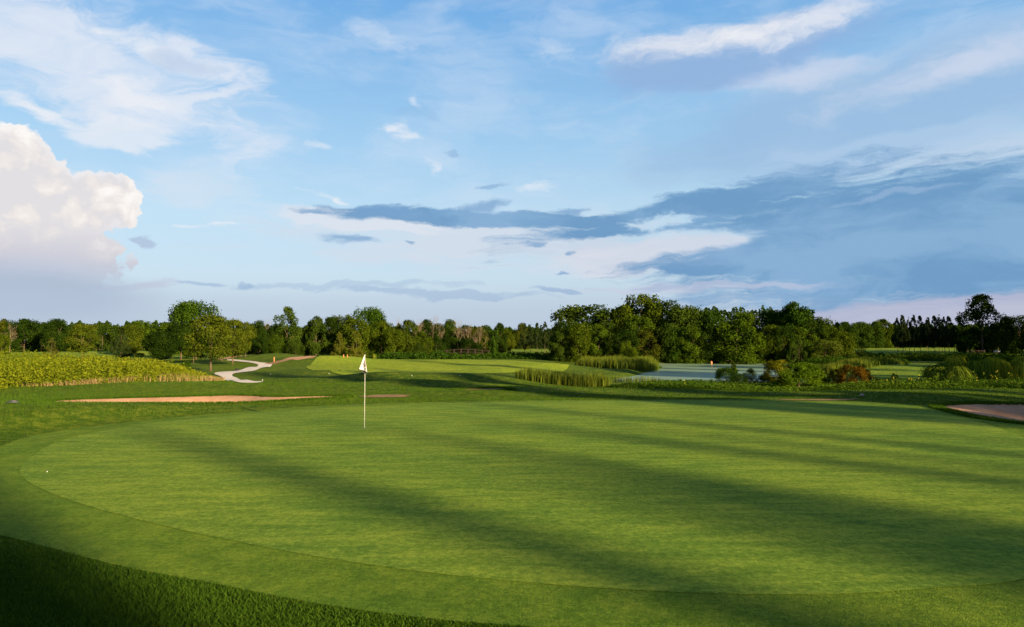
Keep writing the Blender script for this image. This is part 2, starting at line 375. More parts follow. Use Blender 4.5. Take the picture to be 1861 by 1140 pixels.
# ------------------------------------------------------------------ materials
def newmat(name):
    m = bpy.data.materials.new(name); m.use_nodes = True; n = m.node_tree; n.nodes.clear(); return m, n
def out(nt, sh):
    o = nt.nodes.new('ShaderNodeOutputMaterial'); nt.links.new(sh, o.inputs[0])
def princ(nt, col, rough=.7, spec=.3, bump=None, bstr=.3, bdist=.1, **kw):
    p = nt.nodes.new('ShaderNodeBsdfPrincipled')
    if isinstance(col, X): nt.links.new(col.s, p.inputs['Base Color'])
    else: p.inputs['Base Color'].default_value = (*col, 1)
    if isinstance(rough, X): nt.links.new(rough.s, p.inputs['Roughness'])
    else: p.inputs['Roughness'].default_value = rough
    p.inputs['Specular IOR Level'].default_value = spec
    for k, v in kw.items(): p.inputs[k.replace('_', ' ')].default_value = v
    if bump is not None:
        b = nt.nodes.new('ShaderNodeBump'); b.inputs['Strength'].default_value = bstr; b.inputs['Distance'].default_value = bdist
        nt.links.new(bump.s, b.inputs['Height']); nt.links.new(b.outputs[0], p.inputs['Normal'])
    return p
def wpos(nt):
    g = nt.nodes.new('ShaderNodeNewGeometry'); return X(nt, g.outputs['Position'])
def vmul(nt, v, t):
    n = nt.nodes.new('ShaderNodeVectorMath'); n.operation = 'MULTIPLY'; nt.links.new(v.s, n.inputs[0]); n.inputs[1].default_value = t
    return X(nt, n.outputs[0])
def turf(name, c1, c2, c3, bs, bscale, bdist, patch=.35, fs=14.0, dry=.5, stretch=(1, 1, 1), streak=0.0):
    """mown grass: two greens in patches, a dry tint, a grain of blades and a bump of standing blades"""
    m, nt = newmat(name); P = wpos(nt)
    big = noise(nt, P, patch, 5, .6); med = noise(nt, vmul(nt, P, stretch), 2.2, 5, .65, .3); fn = noise(nt, P, fs, 3, .7); vf = noise(nt, P, bscale, 2, .7); gr = noise(nt, P, 26, 3, .8)
    c = mixc(nt, big.step(.36, .64), c1, c2)
    c = mixc(nt, (med*.6+fn*.4).step(.40, .72)*dry, c, c3)
    c = mixc(nt, 1.0, c, mixc(nt, (fn*.5+med*.5).step(.35, .65), (.66, .72, .66), (1.26, 1.20, 1.10)), 'MULTIPLY')
    c = mixc(nt, 1.0, c, mixc(nt, (vf*.4+gr*.6).step(.36, .64), (.70, .74, .70), (1.28, 1.24, 1.2)), 'MULTIPLY')
    p = princ(nt, c, .9, .03, (vf*.7 + fn*.3), bs, bdist)
    out(nt, p.outputs[0]); return m
M_green = turf('putting_turf', (.108,.198,.028), (.155,.240,.031), (.215,.250,.034), .9, 95, .012, .22, 9, .45, stretch=(.35, 1.4, 1))
M_fringe = turf('fringe_turf', (.085,.165,.020), (.115,.190,.022), (.150,.190,.024), 1.0, 60, .03, .35, 12, .5)
M_ground = turf('rough_turf', (.042,.092,.010), (.088,.145,.013), (.165,.175,.022), 1.0, 22, .09, .09, 4.5, .6)
M_fair = turf('sunlit_fairway_turf', (.170,.255,.024), (.215,.285,.026), (.260,.280,.030), 1.0, 40, .04, .14, 5, .55)  # mown turf, lightened so its colour also carries the sunlit strip
M_farfair = turf('far_fairway_turf', (.120,.205,.022), (.170,.235,.025), (.215,.235,.032), 1.0, 22, .09, .05, 2, .5)
def leafmat(name, c1, c2, trans=.30, objcol=True):
    m, nt = newmat(name)
    a = nt.nodes.new('ShaderNodeAttribute'); a.attribute_name = 'var'; v = X(nt, a.outputs['Fac'])
    c = mixc(nt, v, c1, c2)
    if objcol:
        oi = nt.nodes.new('ShaderNodeObjectInfo'); c = mixc(nt, 1.0, c, X(nt, oi.outputs['Color']), 'MULTIPLY')
    d = nt.nodes.new('ShaderNodeBsdfDiffuse'); t = nt.nodes.new('ShaderNodeBsdfTranslucent')
    nt.links.new(c.s, d.inputs[0]); c2_ = mixc(nt, 1.0, c, (1.25, 1.2, .6), 'MULTIPLY'); nt.links.new(c2_.s, t.inputs[0])
    mx = nt.nodes.new('ShaderNodeMixShader'); mx.inputs[0].default_value = trans
    nt.links.new(d.outputs[0], mx.inputs[1]); nt.links.new(t.outputs[0], mx.inputs[2]); out(nt, mx.outputs[0]); return m
M_leaf = leafmat('leaves', (.009,.024,.004), (.055,.090,.009), .18)
M_needle = leafmat('needles', (.018,.034,.012), (.050,.064,.014), .10)
M_blade = leafmat('grass_blades', (.018,.058,.007), (.078,.138,.012), .28, False)
M_fblade = leafmat('fringe_blades', (.070,.150,.014), (.140,.205,.020), .30, False)
M_gold = leafmat('goldenrod_leaves', (.050,.100,.008), (.255,.265,.014), .3)
M_straw = leafmat('straw_blades', (.18,.14,.055), (.36,.26,.13), .3)
M_reed = leafmat('reed_blades', (.022,.060,.012), (.150,.175,.018), .3)
M_weed = leafmat('meadow_leaves', (.025,.068,.008), (.075,.125,.011), .3)
M_flower = leafmat('yellow_flowers', (.34,.29,.02), (.45,.40,.05), .2)
def barkmat(name, c1, c2):
    m, nt = newmat(name); P = wpos(nt); n = noise(nt, vmul(nt, P, (4, 4, .8)), 2.0, 5, .7)
    out(nt, princ(nt, mixc(nt, n.step(.3, .7), c1, c2), .9, .1, n, .6, .05).outputs[0]); return m
M_bark = barkmat('bark', (.06,.042,.028), (.14,.10,.065))
M_dead = barkmat('dead_wood', (.13,.10,.07), (.23,.18,.13))
def sandmat(name, c1, c2):
    m, nt = newmat(name); P = wpos(nt); n = noise(nt, P, 1.2, 5, .6); f = noise(nt, P, 30, 3, .7); rk = noise(nt, vmul(nt, P, (1, 5, 1)), 2.5, 3, .5)
    out(nt, princ(nt, mixc(nt, (n*.6+f*.4).step(.35, .65), c1, c2), .95, .05, f*.35+rk*.65, .7, .09).outputs[0]); return m
M_sand = sandmat('bunker_sand', (.35,.195,.115), (.46,.285,.18))
M_path = sandmat('path_gravel', (.54,.48,.43), (.64,.59,.55))
M_dirt = sandmat('dirt', (.22,.13,.075), (.28,.19,.10))
def plain(name, c, rough=.6, spec=.3, **kw):
    m, nt = newmat(name); n = noise(nt, wpos(nt), 9, 3, .6)
    cc = mixc(nt, n.step(.3, .7), tuple(v*.86 for v in c), tuple(min(1, v*1.1) for v in c))
    out(nt, princ(nt, cc, rough, spec, **kw).outputs[0]); return m
M_white = plain('white_paint', (.48,.48,.50), .5); M_cloth = plain('white_nylon', (.55,.53,.53), .8, .1)
M_black = plain('black_plastic', (.015,.013,.018), .5); M_wood = plain('weathered_wood', (.028,.017,.014), .95)
M_red = plain('red_paint', (.45,.05,.03), .5); M_orange = plain('orange_wood', (.50,.20,.09), .8); M_stone = plain('pale_stone', (.30,.24,.20), .9)
M_grey = plain('grey_metal', (.06,.065,.075), .6)
M_mark = plain('dark_print', (.05,.035,.07), .7)
def watermat():
    m, nt = newmat('pond_water'); P = wpos(nt)
    n = noise(nt, vmul(nt, P, (1.2, 3.0, 1)), 1.6, 3, .6); b = noise(nt, vmul(nt, P, (.05, .12, 1)), 1.0, 3, .5)
    c = mixc(nt, b, (.235,.350,.225), (.270,.385,.250))
    p = princ(nt, c, .22, .22, n, .35, .05); p.inputs['IOR'].default_value = 1.33
    out(nt, p.outputs[0]); return m
M_water = watermat()
# ------------------------------------------------------------------ ground sheets
ang = np.concatenate([np.arange(-180, -46, 4.0), np.arange(-46, 46.01, .16), np.arange(49, 180, 4.0)])
rad = np.concatenate([[.3, 1, 2, 3.5, 5], np.exp(np.arange(math.log(5.4), math.log(42), .013)), np.exp(np.arange(math.log(42), math.log(150), .0085)), np.exp(np.arange(math.log(150), math.log(600), .02)), [700, 900, 1300, 2000, 3500, 6000]])
AA, RR = np.meshgrid(np.radians(ang), rad)
GX = RR*np.sin(AA); GY = RR*np.cos(AA)
GZ = terrain(GX, GY)
nr, na = AA.shape
idx = np.arange(nr*na).reshape(nr, na); a_ = idx[:-1, :]; b_ = idx[1:, :]
q = np.stack([a_, np.roll(a_, -1, 1), np.roll(b_, -1, 1), b_], -1).reshape(-1, 4)[:, ::-1]
V = np.stack([GX, GY, GZ], -1).reshape(-1, 3); c0 = len(V); V = np.vstack([V, [[0, 0, gz(0, 0)]]])
tri = np.stack([np.full(na, c0), np.roll(idx[0], -1), idx[0]], -1)
g = mesh_obj('ground', V, [q, tri], [M_ground], smooth=True); tag(g, kind='structure')
def sheet(name, poly, m, off, rings=40, kind='structure', dz=None):
    """a star-shaped patch laid over the terrain"""
    c = poly.mean(0); ts = np.linspace(0, 1, rings+1)[1:]
    P = (c + (poly[None]-c)*ts[:, None, None]); n = len(poly)
    z = terrain(P[..., 0], P[..., 1]) + off
    V = np.concatenate([np.dstack([P, z]).reshape(-1, 3), [[c[0], c[1], gz(*c)+off]]])
    i = np.arange(rings*n).reshape(rings, n); a = i[:-1]; b = i[1:]
    q = np.stack([a, b, np.roll(b, -1, 1), np.roll(a, -1, 1)], -1).reshape(-1, 4)
    t = np.stack([np.full(n, rings*n), i[0], np.roll(i[0], -1)], -1)
    area = 0.5*np.sum(poly[:, 0]*np.roll(poly[:, 1], -1)-np.roll(poly[:, 0], -1)*poly[:, 1])
    if area < 0: q = q[:, ::-1]; t = t[:, ::-1]
    return tag(mesh_obj(name, V, [q, t], [m], smooth=True), kind=kind)
sheet('fringe', FRINGE, M_fringe, .006, 90)
sheet('putting_green', GREEN, M_green, .012, 90)
def ragged(poly, amp, seed, n=3):
    r = np.random.default_rng(seed); d = np.cumsum(np.r_[0, np.hypot(*np.diff(poly, axis=0).T)]); c = poly.mean(0)
    w = sum(np.sin(d*k+r.uniform(0, 6))*a for k, a in ((2.1, .5), (4.7, .3), (9.1, .2)))
    e = poly-c; return poly + e/np.linalg.norm(e, axis=1)[:, None]*(w*amp)[:, None]
s1 = sheet('bunker_sand', ragged(BUNK_L, .16, 1), M_sand, .012, 24); s2 = sheet('bunker_sand', ragged(BUNK_R, .14, 2), M_sand, .012, 24); s3 = sheet('bunker_sand', ragged(BUNK_C, .08, 3), M_dirt, .012, 14)
def patch(px, py, rx, ry, m, name, seed=0):
    x, y, z = hit(px, py); t = np.linspace(0, 2*math.pi, 28, endpoint=False); r = np.random.default_rng(seed)
    k = 1+.18*np.sin(2*t+r.uniform(0, 6))+.12*np.sin(5*t+r.uniform(0, 6))
    return sheet(name, np.stack([x+rx*k*np.cos(t), y+ry*k*np.sin(t)], 1), m, .03, 8)
patch(545, 650.3, 1.7, 2.2, M_sand, 'bunker_sand', 2); patch(418, 650, 1.6, 2.0, M_sand, 'bunker_sand', 3)
patch(1572, 637, 7, 7, M_sand, 'bunker_sand', 4); patch(700, 721, 1.3, .5, M_dirt, 'dirt', 5); patch(1480, 727.5, 1.6, .25, M_dirt, 'dirt', 6); patch(948, 637, 9, 8, M_straw if False else M_dirt, 'dirt', 7)
for pp, mt, of in (([(560,70),(620,57),(720,54.5),(840,56),(930,60),(1000,70),(1035,85),(1010,106),(900,118),(760,120),(640,108),(575,90)], M_fair, .035),
                ([(1560,66),(1640,62.5),(1700,64),(1760,80),(1720,98),(1620,100),(1570,84)], M_farfair, .04),
                ([(1480,200),(1600,190),(1750,185),(2000,190),(2100,300),(2000,410),(1750,440),(1540,430)], M_farfair, .22),
                ([(-260,125),(-60,118),(60,116),(200,114),(330,108),(345,140),(250,172),(60,182),(-260,185)], M_farfair, .08),
                ([(885,165),(960,150),(1030,165),(1040,250),(1030,330),(960,350),(885,320)], M_farfair, .16)):
    sheet('fairway', smooth_poly([(pxx(a, b), b) for a, b in pp], 8), mt, of, 30)
# water
c = POND.mean(0); pe = c+(POND-c)*1.06
tag(mesh_obj('water', np.c_[np.vstack([pe, [c]]), np.full(len(pe)+1, WATER_Z)], [np.array([[len(pe), (i+1) % len(pe), i] for i in range(len(pe))])], [M_water]), kind='structure')
# cart path: pieces of centre line (photo pixels on the ground) with a width in metres
def strip(name, pts, wid, m, off=.035):
    P = np.array([hit(*p)[:2] for p in pts]); P = smooth_poly(P, 14, False); w = np.interp(np.linspace(0, 1, len(P)), np.linspace(0, 1, len(wid)), wid)
    d = np.gradient(P, axis=0); d /= np.linalg.norm(d, axis=1)[:, None]; nrm = np.stack([-d[:, 1], d[:, 0]], 1)
    ks = np.linspace(-.5, .5, 7); Q = P[:, None]+nrm[:, None]*(ks[None, :, None]*w[:, None, None])
    z = terrain(Q[..., 0], Q[..., 1])+off; V = np.dstack([Q, z]).reshape(-1, 3); i = np.arange(len(P)*7).reshape(-1, 7)
    q = np.stack([i[:-1, :-1], i[1:, :-1], i[1:, 1:], i[:-1, 1:]], -1).reshape(-1, 4)
    return tag(mesh_obj(name, V, [q[:, ::-1]], [m], smooth=True), kind='structure')
def ribbon(name, A, B, m, off=.04):
    A = smooth_poly([hit(*p)[:2] for p in A], 8, False); B = smooth_poly([hit(*p)[:2] for p in B], 8, False)
    ks = np.linspace(0, 1, 9)[None, :, None]; Q = A[:, None]*(1-ks)+B[:, None]*ks; z = terrain(Q[..., 0], Q[..., 1])+off; V = np.dstack([Q, z]).reshape(-1, 3)
    i = np.arange(len(A)*9).reshape(-1, 9); q = np.stack([i[:-1, :-1], i[1:, :-1], i[1:, 1:], i[:-1, 1:]], -1).reshape(-1, 4)
    return tag(mesh_obj(name, V, [q[:, ::-1]], [m], smooth=True), kind='structure')
ribbon('path', [(479,694.8),(451,696.7),(426,693),(405,686),(391,680),(400,676.8),(428,675),(443,671.5),(458,667.5),(470,664.9),(467,662),(463,660.9),(449,658.6),(430,656.9),(412,655.6)],
               [(479,694),(454,691.4),(433,688),(424,684.4),(425,680.5),(434,678),(451,676),(467,673),(484,667.7),(495,664),(492,661),(475,659.3),(458,656.7),(440,655),(415,653.6)], M_path)
strip('path', [(490,662.5),(504,659),(526,653.5)], [1.5,1.3], M_dirt, .05)
strip('path', [(458,646.5),(470,644.5),(484,642.5)], [3.0,3.0], M_path)
strip('path', [(760,652),(800,647),(830,645)], [1.6,1.6], M_path)
# ------------------------------------------------------------------ foliage builders
def leaf_quads(C, N, sz, rng, asp=.62, tri=False):
    """quads at centres C facing roughly N with half-length sz"""
    n = len(C); r = rng.normal(size=(n, 3)); T = np.cross(N, r); T /= np.linalg.norm(T, axis=1)[:, None]+1e-9; B = np.cross(N, T)
    B /= np.linalg.norm(B, axis=1)[:, None]+1e-9
    a = T*sz[:, None]; b = B*(sz*asp)[:, None]
    if tri:
        V = np.stack([C-a-b, C+a-b*.6, C+b*1.2], 1).reshape(-1, 3); return V, np.arange(3*n).reshape(n, 3)
    bend = N*(sz*.22)[:, None]
    V = np.stack([C-a, C-b+bend, C+a, C+b+bend], 1).reshape(-1, 3); return V, np.arange(4*n).reshape(n, 4)
def crown_data(seed, kind, n=9000, leaf=.020):
    """a crown in a unit tree: total height 1, total width 1 (x,y in -.5...5)"""
    g = np.random.default_rng(seed)
    K = dict(round=(.16, 46, .12, .22), tall=(.12, 50, .10, .19), skirt=(.0, 56, .11, .19), airy=(.26, 40, .09, .16), layered=(.20, 44, .09, .17),
             cone=(.05, 60, .08, .15), pine=(.22, 54, .08, .15), dome=(.02, 40, .14, .24), loose=(.12, 46, .08, .15), spread=(.30, 40, .11, .2), thin=(.35, 16, .08, .14))[kind]
    zb, nl, r0, r1 = K; L = []
    for i in range(nl):
        t = g.uniform(0, 1); a = g.uniform(0, 2*math.pi)
        if kind in ('round', 'dome', 'skirt', 'spread'):
            ph = math.acos(1-2*t*(1 if kind != 'dome' else .55)); zz = math.cos(ph); rr = math.sin(ph)
            if kind == 'skirt': zz = 1-2*t; rr = min(1, (1-max(zz, 0)**2.2)**.6)
            zc = zb+(1-zb)*(.5+.5*zz) if kind != 'dome' else (1-.0)*max(zz, -.1)
            f = g.uniform(.45, .98)
            p = [rr*math.cos(a)*.5*f, rr*math.sin(a)*.5*f, zb+(zc-zb)*(.82+.18*f) if kind != 'dome' else zc*(.6+.4*f)]
        elif kind in ('tall', 'loose', 'airy', 'layered', 'thin'):
            zz = t; prof = math.sin(math.pi*min(1, .12+zz*.86))**.6*(1-.35*zz); f = math.sqrt(g.uniform(.1, 1))
            p = [prof*math.cos(a)*.46*f, prof*math.sin(a)*.46*f, zb+.04+(1-zb-.08)*zz]
        elif kind == 'cone':
            zz = t**1.2; prof = (1-zz)**.55*(.72+.28*min(1, zz*6)); f = math.sqrt(g.uniform(.25, 1)); p = [prof*math.cos(a)*.42*f, prof*math.sin(a)*.42*f, zb+(1-zb)*zz*.97]
        elif kind == 'pine':
            zz = t**1.05; prof = (1-zz)**.75*.96+.05; f = math.sqrt(g.uniform(.2, 1)); p = [prof*math.cos(a)*.44*f, prof*math.sin(a)*.44*f, zb+(1-zb)*zz*.98]
        r = g.uniform(r0, r1)
        if kind in ('cone', 'pine'): r *= (1-.6*zz)
        if kind in ('tall', 'loose'): r *= (1.1-.35*t)
        p[2] = min(p[2], 1-r*.75); p[2] = max(p[2], (zb if kind not in ('skirt', 'dome') else 0)+r*.25)
        h = math.hypot(p[0], p[1]); lim = .5-r*.6
        if h > lim: p[0] *= lim/h; p[1] *= lim/h
        L.append((*p, r))
    L = np.array(L); w = L[:, 3]**2; k = g.choice(len(L), n, p=w/w.sum())
    d = g.normal(size=(n, 3)); d /= np.linalg.norm(d, axis=1)[:, None]
    cc = np.array([0, 0, zb+(1-zb)*.42]); ctr = L[k, :3]; o = ctr-cc; o /= np.linalg.norm(o, axis=1)[:, None]+1e-6
    flip = (d*o).sum(1) < -.35; d[flip] *= -1
    rad = L[k, 3]*(1-.5*g.random(n)**2.2)*(1+.18*np.sin(d[:, 0]*9+k)*np.sin(d[:, 2]*8+k*2))
    fl = .62 if kind in ('layered', 'airy') else .85
    C = ctr + d*rad[:, None]*np.array([1, 1, fl])
    # sprays that stick out of the outline
    m = g.random(n) < .10; C[m] += d[m]*(L[k[m], 3]*g.uniform(.05, .45, m.sum()))[:, None]
    N = d*.75 + g.normal(size=(n, 3))*.55 + [0, 0, .25]; N /= np.linalg.norm(N, axis=1)[:, None]
    sz = leaf*g.uniform(.55, 1.35, n)
    C[:, 2] = np.clip(C[:, 2], .003, 1.02)
    V, Q = leaf_quads(C, N, sz, g)
    lobe = g.random(len(L)); var = np.clip(lobe[k]*.45+g.random(n)*.55, 0, 1)
    return V, Q, np.repeat(var, 4), L, zb
def trunk_mesh(seed, kind, L, zb, r=.020):
    g = np.random.default_rng(seed+50); mb = MB()
    top = .86 if kind in ('cone', 'pine') else .62
    nseg = 7; pts = []
    for i in range(nseg):
        t = i/(nseg-1); pts.append((g.normal()*.010*t, g.normal()*.010*t, -.02+t*(top+.02)))
    mb.tube(pts, [r*(1.35 if i == 0 else 1)*(1-.75*i/(nseg-1)) for i in range(nseg)], 7)
    if kind not in ('cone', 'pine'):
        for i in g.choice(len(L), min(7, len(L)), replace=False):
            c = L[i, :3]; z0 = max(zb*.75, min(top*.95, c[2]*.62)); b = np.array([0, 0, z0]); md = b*.45+c*.55+[0, 0, -.02]+g.normal(size=3)*.012
            mb.tube([b, md, c], [r*.5, r*.3, r*.1], 5, cap=False)
    return mb.build('trunk', M_bark)
def bare_branches(seed, r=.014):
    g = np.random.default_rng(seed); tr = MB(); br = MB()
    pts = [(0, 0, -.02), (.006, 0, .2), (-.01, .01, .42), (.012, 0, .62), (0, .01, .8)]; tr.tube(pts, [r*1.3, r, r*.8, r*.55, r*.3], 7)
    def grow(p, d, ln, rr, dep):
        q = p+d*ln*.5+g.normal(size=3)*ln*.06; e = q+d*ln*.5+g.normal(size=3)*ln*.1+np.array([0, 0, ln*.08])
        br.tube([p, q, e], [rr, rr*.75, rr*.45], 5 if dep > 1 else 4, cap=False)
        if dep > 0:
            for _ in range(4 if dep > 1 else 3):
                u = g.uniform(.35, 1); s = p+(e-p)*u; nd = d+g.normal(size=3)*.48+np.array([0, 0, .18]); nd /= np.linalg.norm(nd)
                grow(s, nd, ln*g.uniform(.45, .68), rr*.55, dep-1)
    for i in range(13):
        z = g.uniform(.22, .80); a = i*2.4+g.normal()*.3; up = g.uniform(.5, 1.3)
        d = np.array([math.cos(a), math.sin(a), up]); d /= np.linalg.norm(d); grow(np.array([0, 0, z]), d, (.98-z)*.5*g.uniform(.7, 1.1)+.08, r*.5*(1.1-z), 3)
    t = tr.build('trunk', M_dead); b = br.build('branches', M_dead); return t, b
PROTO = {}
def proto(kind, v):
    key = (kind, v)
    if key not in PROTO:
        if kind == 'bare': t, c = bare_branches(300+v)
        else:
            sc = dict(airy=(6500, .016), layered=(9000, .016), thin=(2600, .016), loose=(8500, .017), pine=(10000, .015), cone=(9000, .015), dome=(9000, .020)).get(kind, (13000, .020))
            V, Q, var, L, zb = crown_data(100+v*17+len(kind)*5, kind, *sc)
            t = trunk_mesh(v+7, kind, L, zb, dict(pine=.017, spread=.026, thin=.008, dome=.014).get(kind, .020))
            c = mesh_obj('crown', V, [Q], [M_needle if kind in ('pine', 'cone') else M_leaf], attrs={'var': var})
        for o in (t, c): COL.objects.unlink(o)
        PROTO[key] = (t, c)
    return PROTO[key]
def tree(name, kind, px, top, Y, w, label, cat='tree', tint=(1, 1, 1), v=None, group=None, rz=None, dz=0.0, depth=None):
    """a tree at photo column px and distance Y metres whose top reaches photo row `top` and whose crown is w photo pixels wide"""
    x = pxx(px, Y); z = gz(x, Y)+dz; h = (CAMZ-(top-HY)/F*Y)-z; wm = w/F*Y
    v = (int(px) % 3) if v is None else v
    t, c = proto(kind, v); root = empty(name, (x, Y, z), rz if rz is not None else (px*1.7) % 6.28, (wm, (depth or min(wm, h*1.1)), h))
    tag(root, label, cat, group)
    for s in (t, c):
        o = s.copy(); COL.objects.link(o); o.parent = root
        if s is c: o.color = (*tint, 1)
    return root
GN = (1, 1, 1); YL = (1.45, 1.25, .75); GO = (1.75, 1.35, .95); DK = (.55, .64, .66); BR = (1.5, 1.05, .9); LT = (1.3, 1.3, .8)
lw = 'trees along the far left wood edge'
T = tree
# far left edge of the wood, behind the goldenrod
T('broad_leaved_tree','skirt',4,607,150,24,'low light green tree cut by the left edge of the photo',tint=YL,v=0)
T('dead_tree','bare',19,590,190,30,'bare brown dead tree near the left edge of the photo',v=0)
T('broad_leaved_tree','tall',9,580,235,46,'dull brown-green tree behind the bare brown tree at the far left',tint=BR,v=1)
T('broad_leaved_tree','skirt',45,581,205,62,'broad dark round tree right of the bare brown tree at the far left',tint=DK,v=1)
T('broad_leaved_tree','skirt',76,587,230,34,'narrow dark tree top between two broad dark trees at the far left',tint=DK,v=2)
T('small_conifer','cone',95,613,118,34,'small golden cone-shaped tree standing alone with a thin trunk, left of the wood',tint=GO,v=0,cat='conifer')
T('broad_leaved_tree','round',107,581,195,46,'dark round-topped tree behind the small golden cone-shaped tree',tint=DK,v=2)
T('broad_leaved_tree','skirt',131,590,215,34,'shaded tree left of the wide golden-green layered tree',tint=DK,v=0)
T('broad_leaved_tree','layered',152,588,128,66,'wide golden-green layered tree with a dark trunk left of the small dark conifer',tint=GO,v=1)
T('broad_leaved_tree','skirt',187,587,190,56,'mid green tree behind the wide golden-green layered tree',tint=GN,v=0)
T('small_conifer','cone',221,600,122,44,'small dark conifer with a spreading base in front of a golden tree',tint=(.7,.8,.8),v=1,cat='conifer')
T('broad_leaved_tree','round',238,592,150,44,'golden-green tree behind and right of the small dark conifer',tint=GO,v=1)
T('broad_leaved_tree','skirt',259,584,185,56,'light green bushy tree rising right of the small dark conifer',tint=LT,v=2)
T('broad_leaved_tree','round',293,603,112,62,'dark spreading tree with a forked trunk left of the tallest left tree',tint=(.45,.55,.6),v=2)
T('broad_leaved_tree','skirt',306,587,160,46,'light green tree behind the dark spreading tree with a forked trunk',tint=LT,v=1)
T('broad_leaved_tree','skirt',280,594,200,40,'shaded tree in the gap behind the dark forked tree',tint=DK,v=1)
# cluster round the cart path
T('broad_leaved_tree','round',357,548,122,88,'tallest dark green tree on the left, behind the golden-leaved path-side tree',tint=(.95,1.1,.8),v=0)
T('broad_leaved_tree','spread',330,590,118,52,'low dark leafy tree under the left side of the tallest left tree',tint=DK,v=1)
T('ash_tree','layered',384,572,66,98,'nearest golden-leaved tree beside the pale cart path, left of the bend',tint=GO,v=2,rz=.4)
T('ash_tree','layered',424,580,87,66,'golden-leaved tree with a bright trunk right of the nearest path-side tree',tint=GO,v=0)
T('ash_tree','airy',447,584,98,44,'slim yellow-green tree at the right end of the path-side cluster',tint=GO,v=1)
T('ash_tree','layered',404,582,96,56,'golden tree hidden partly behind the nearest path-side tree',tint=GO,v=1)
T('ash_tree','airy',353,612,92,40,'small leafy tree tucked under the left side of the nearest path-side tree',tint=YL,v=2)
# wood between the path cluster and the flag
T('dead_tree','bare',470,584,165,34,'left one of two bare dead trees right of the path-side cluster',v=1,group='bare trees left of the forked pale tree')
T('dead_tree','bare',487,580,165,28,'right one of two bare dead trees left of the tall forked tree',v=2,group='bare trees left of the forked pale tree')
T('broad_leaved_tree','skirt',466,583,155,38,'dark slender tree just right of the slim yellow-green path-side tree',tint=DK,v=0)
T('broad_leaved_tree','skirt',500,590,160,44,'shaded tree below the bare dead trees',tint=DK,v=2)
T('broad_leaved_tree','skirt',473,612,140,34,'low dark rounded tree at the foot of the left wood',tint=DK,v=1)
T('willow_tree','loose',522,559,140,62,'tall grey-green tree with pale forked limbs above the cart path',tint=(1.1,1.1,1.1),v=0)
T('broad_leaved_tree','skirt',548,592,150,44,'dark tree filling behind the tall grey-green forked tree',tint=DK,v=0)
T('broad_leaved_tree','dome',506,611,132,34,'low light green tree at the foot of the tall grey-green forked tree',tint=LT,v=1)
T('broad_leaved_tree','dome',538,617,130,32,'low mid green tree right of the foot of the tall forked tree',tint=GN,v=2)
T('broad_leaved_tree','tall',575,575,142,50,'oval dark green tree left of the yellow-green mass behind the flag',tint=GN,v=1)
T('broad_leaved_tree','tall',601,578,150,44,'dark green tree behind the two cedars left of the flag',tint=DK,v=2)
T('broad_leaved_tree','round',622,573,160,46,'golden-topped tree above the left one of the two cedars',tint=YL,v=0)
T('broad_leaved_tree','skirt',643,580,140,62,'bright yellow-green tree directly behind the right one of the two cedars',tint=YL,v=1)
T('broad_leaved_tree','round',669,560,155,62,'tall dark green round-crowned tree rising behind the flag',tint=(.8,1,.8),v=0)
T('cedar_tree','cone',617,603,112,30,'left one of two brown-green pointed cedars standing left of the flag',tint=(2.2,1.7,.8),v=2,cat='conifer')
T('cedar_tree','cone',648,599,110,32,'right one of two brown-green pointed cedars standing left of the flag',tint=(2.3,1.8,.8),v=0,cat='conifer')
T('broad_leaved_tree','skirt',693,585,142,52,'bright yellow-green leafy tree just right of the flag',tint=YL,v=2)
T('broad_leaved_tree','skirt',717,599,138,40,'lower yellow-green tree at the right end of the bright group by the flag',tint=YL,v=0)
T('broad_leaved_tree','skirt',742,583,150,46,'brown-green tree between the bright group and the bare trees',tint=(1.2,1.05,.8),v=1)
for i, (px, top, w, v) in enumerate(((724,580,26,0),(762,583,38,1),(793,573,34,2),(832,580,34,0),(851,590,30,1),(872,592,34,2))):
    T('dead_tree','bare',px,top,158,w,['thin bare tree top above the brown-green tree right of the flag','bare forked tan tree right of the brown-green tree','tallest bare tree in the middle of the wood','bare tree right of the tallest bare tree','short bare tan tree above the dark low tree by the bridge','rightmost bare tan tree above the footbridge'][i],v=v)
for px, top, w, tn, v, lb, Yd in ((775,582,38,DK,1,'dark round tree left of the tallest bare tree in the middle wood',170),(800,588,40,DK,0,'dark tree below the tallest bare tree',160),
    (820,582,36,GN,2,'green tree top right of the tallest bare tree',168),(846,592,38,DK,1,'shaded brown-green tree behind the short bare tan tree',162),(866,594,38,BR,0,'dull brown-green tree above the left half of the footbridge',160),(886,592,30,(.8,.9,.9),2,'round dark tree right of the bare tan trees',200),
    (908,588,26,DK,1,'dark round tree top left of the two yellow trees',240),(768,603,34,(1.2,1.1,.8),2,'mid green tree under the bare forked tan tree',150)):
    T('broad_leaved_tree','skirt',px,top,Yd,w,lb,tint=tn,v=v)
T('broad_leaved_tree','dome',777,613,134,24,'small light green tree at the wood edge right of the bright group',tint=YL,v=0)
T('broad_leaved_tree','dome',795,611,136,30,'low dark green tree left of the footbridge',tint=DK,v=2)
T('broad_leaved_tree','dome',854,615,140,42,'very dark low tree right behind the footbridge',tint=(.4,.5,.5),v=1)
T('broad_leaved_tree','dome',762,624,132,26,'small dark bush-like tree at the wood edge below the bare forked tree',tint=GN,v=1)
T('broad_leaved_tree','dome',824,610,142,34,'low dark tree behind the middle of the footbridge',tint=DK,v=0)
T('broad_leaved_tree','skirt',889,606,215,22,'small yellow tree at the right end of the wood past the footbridge',tint=YL,v=0)
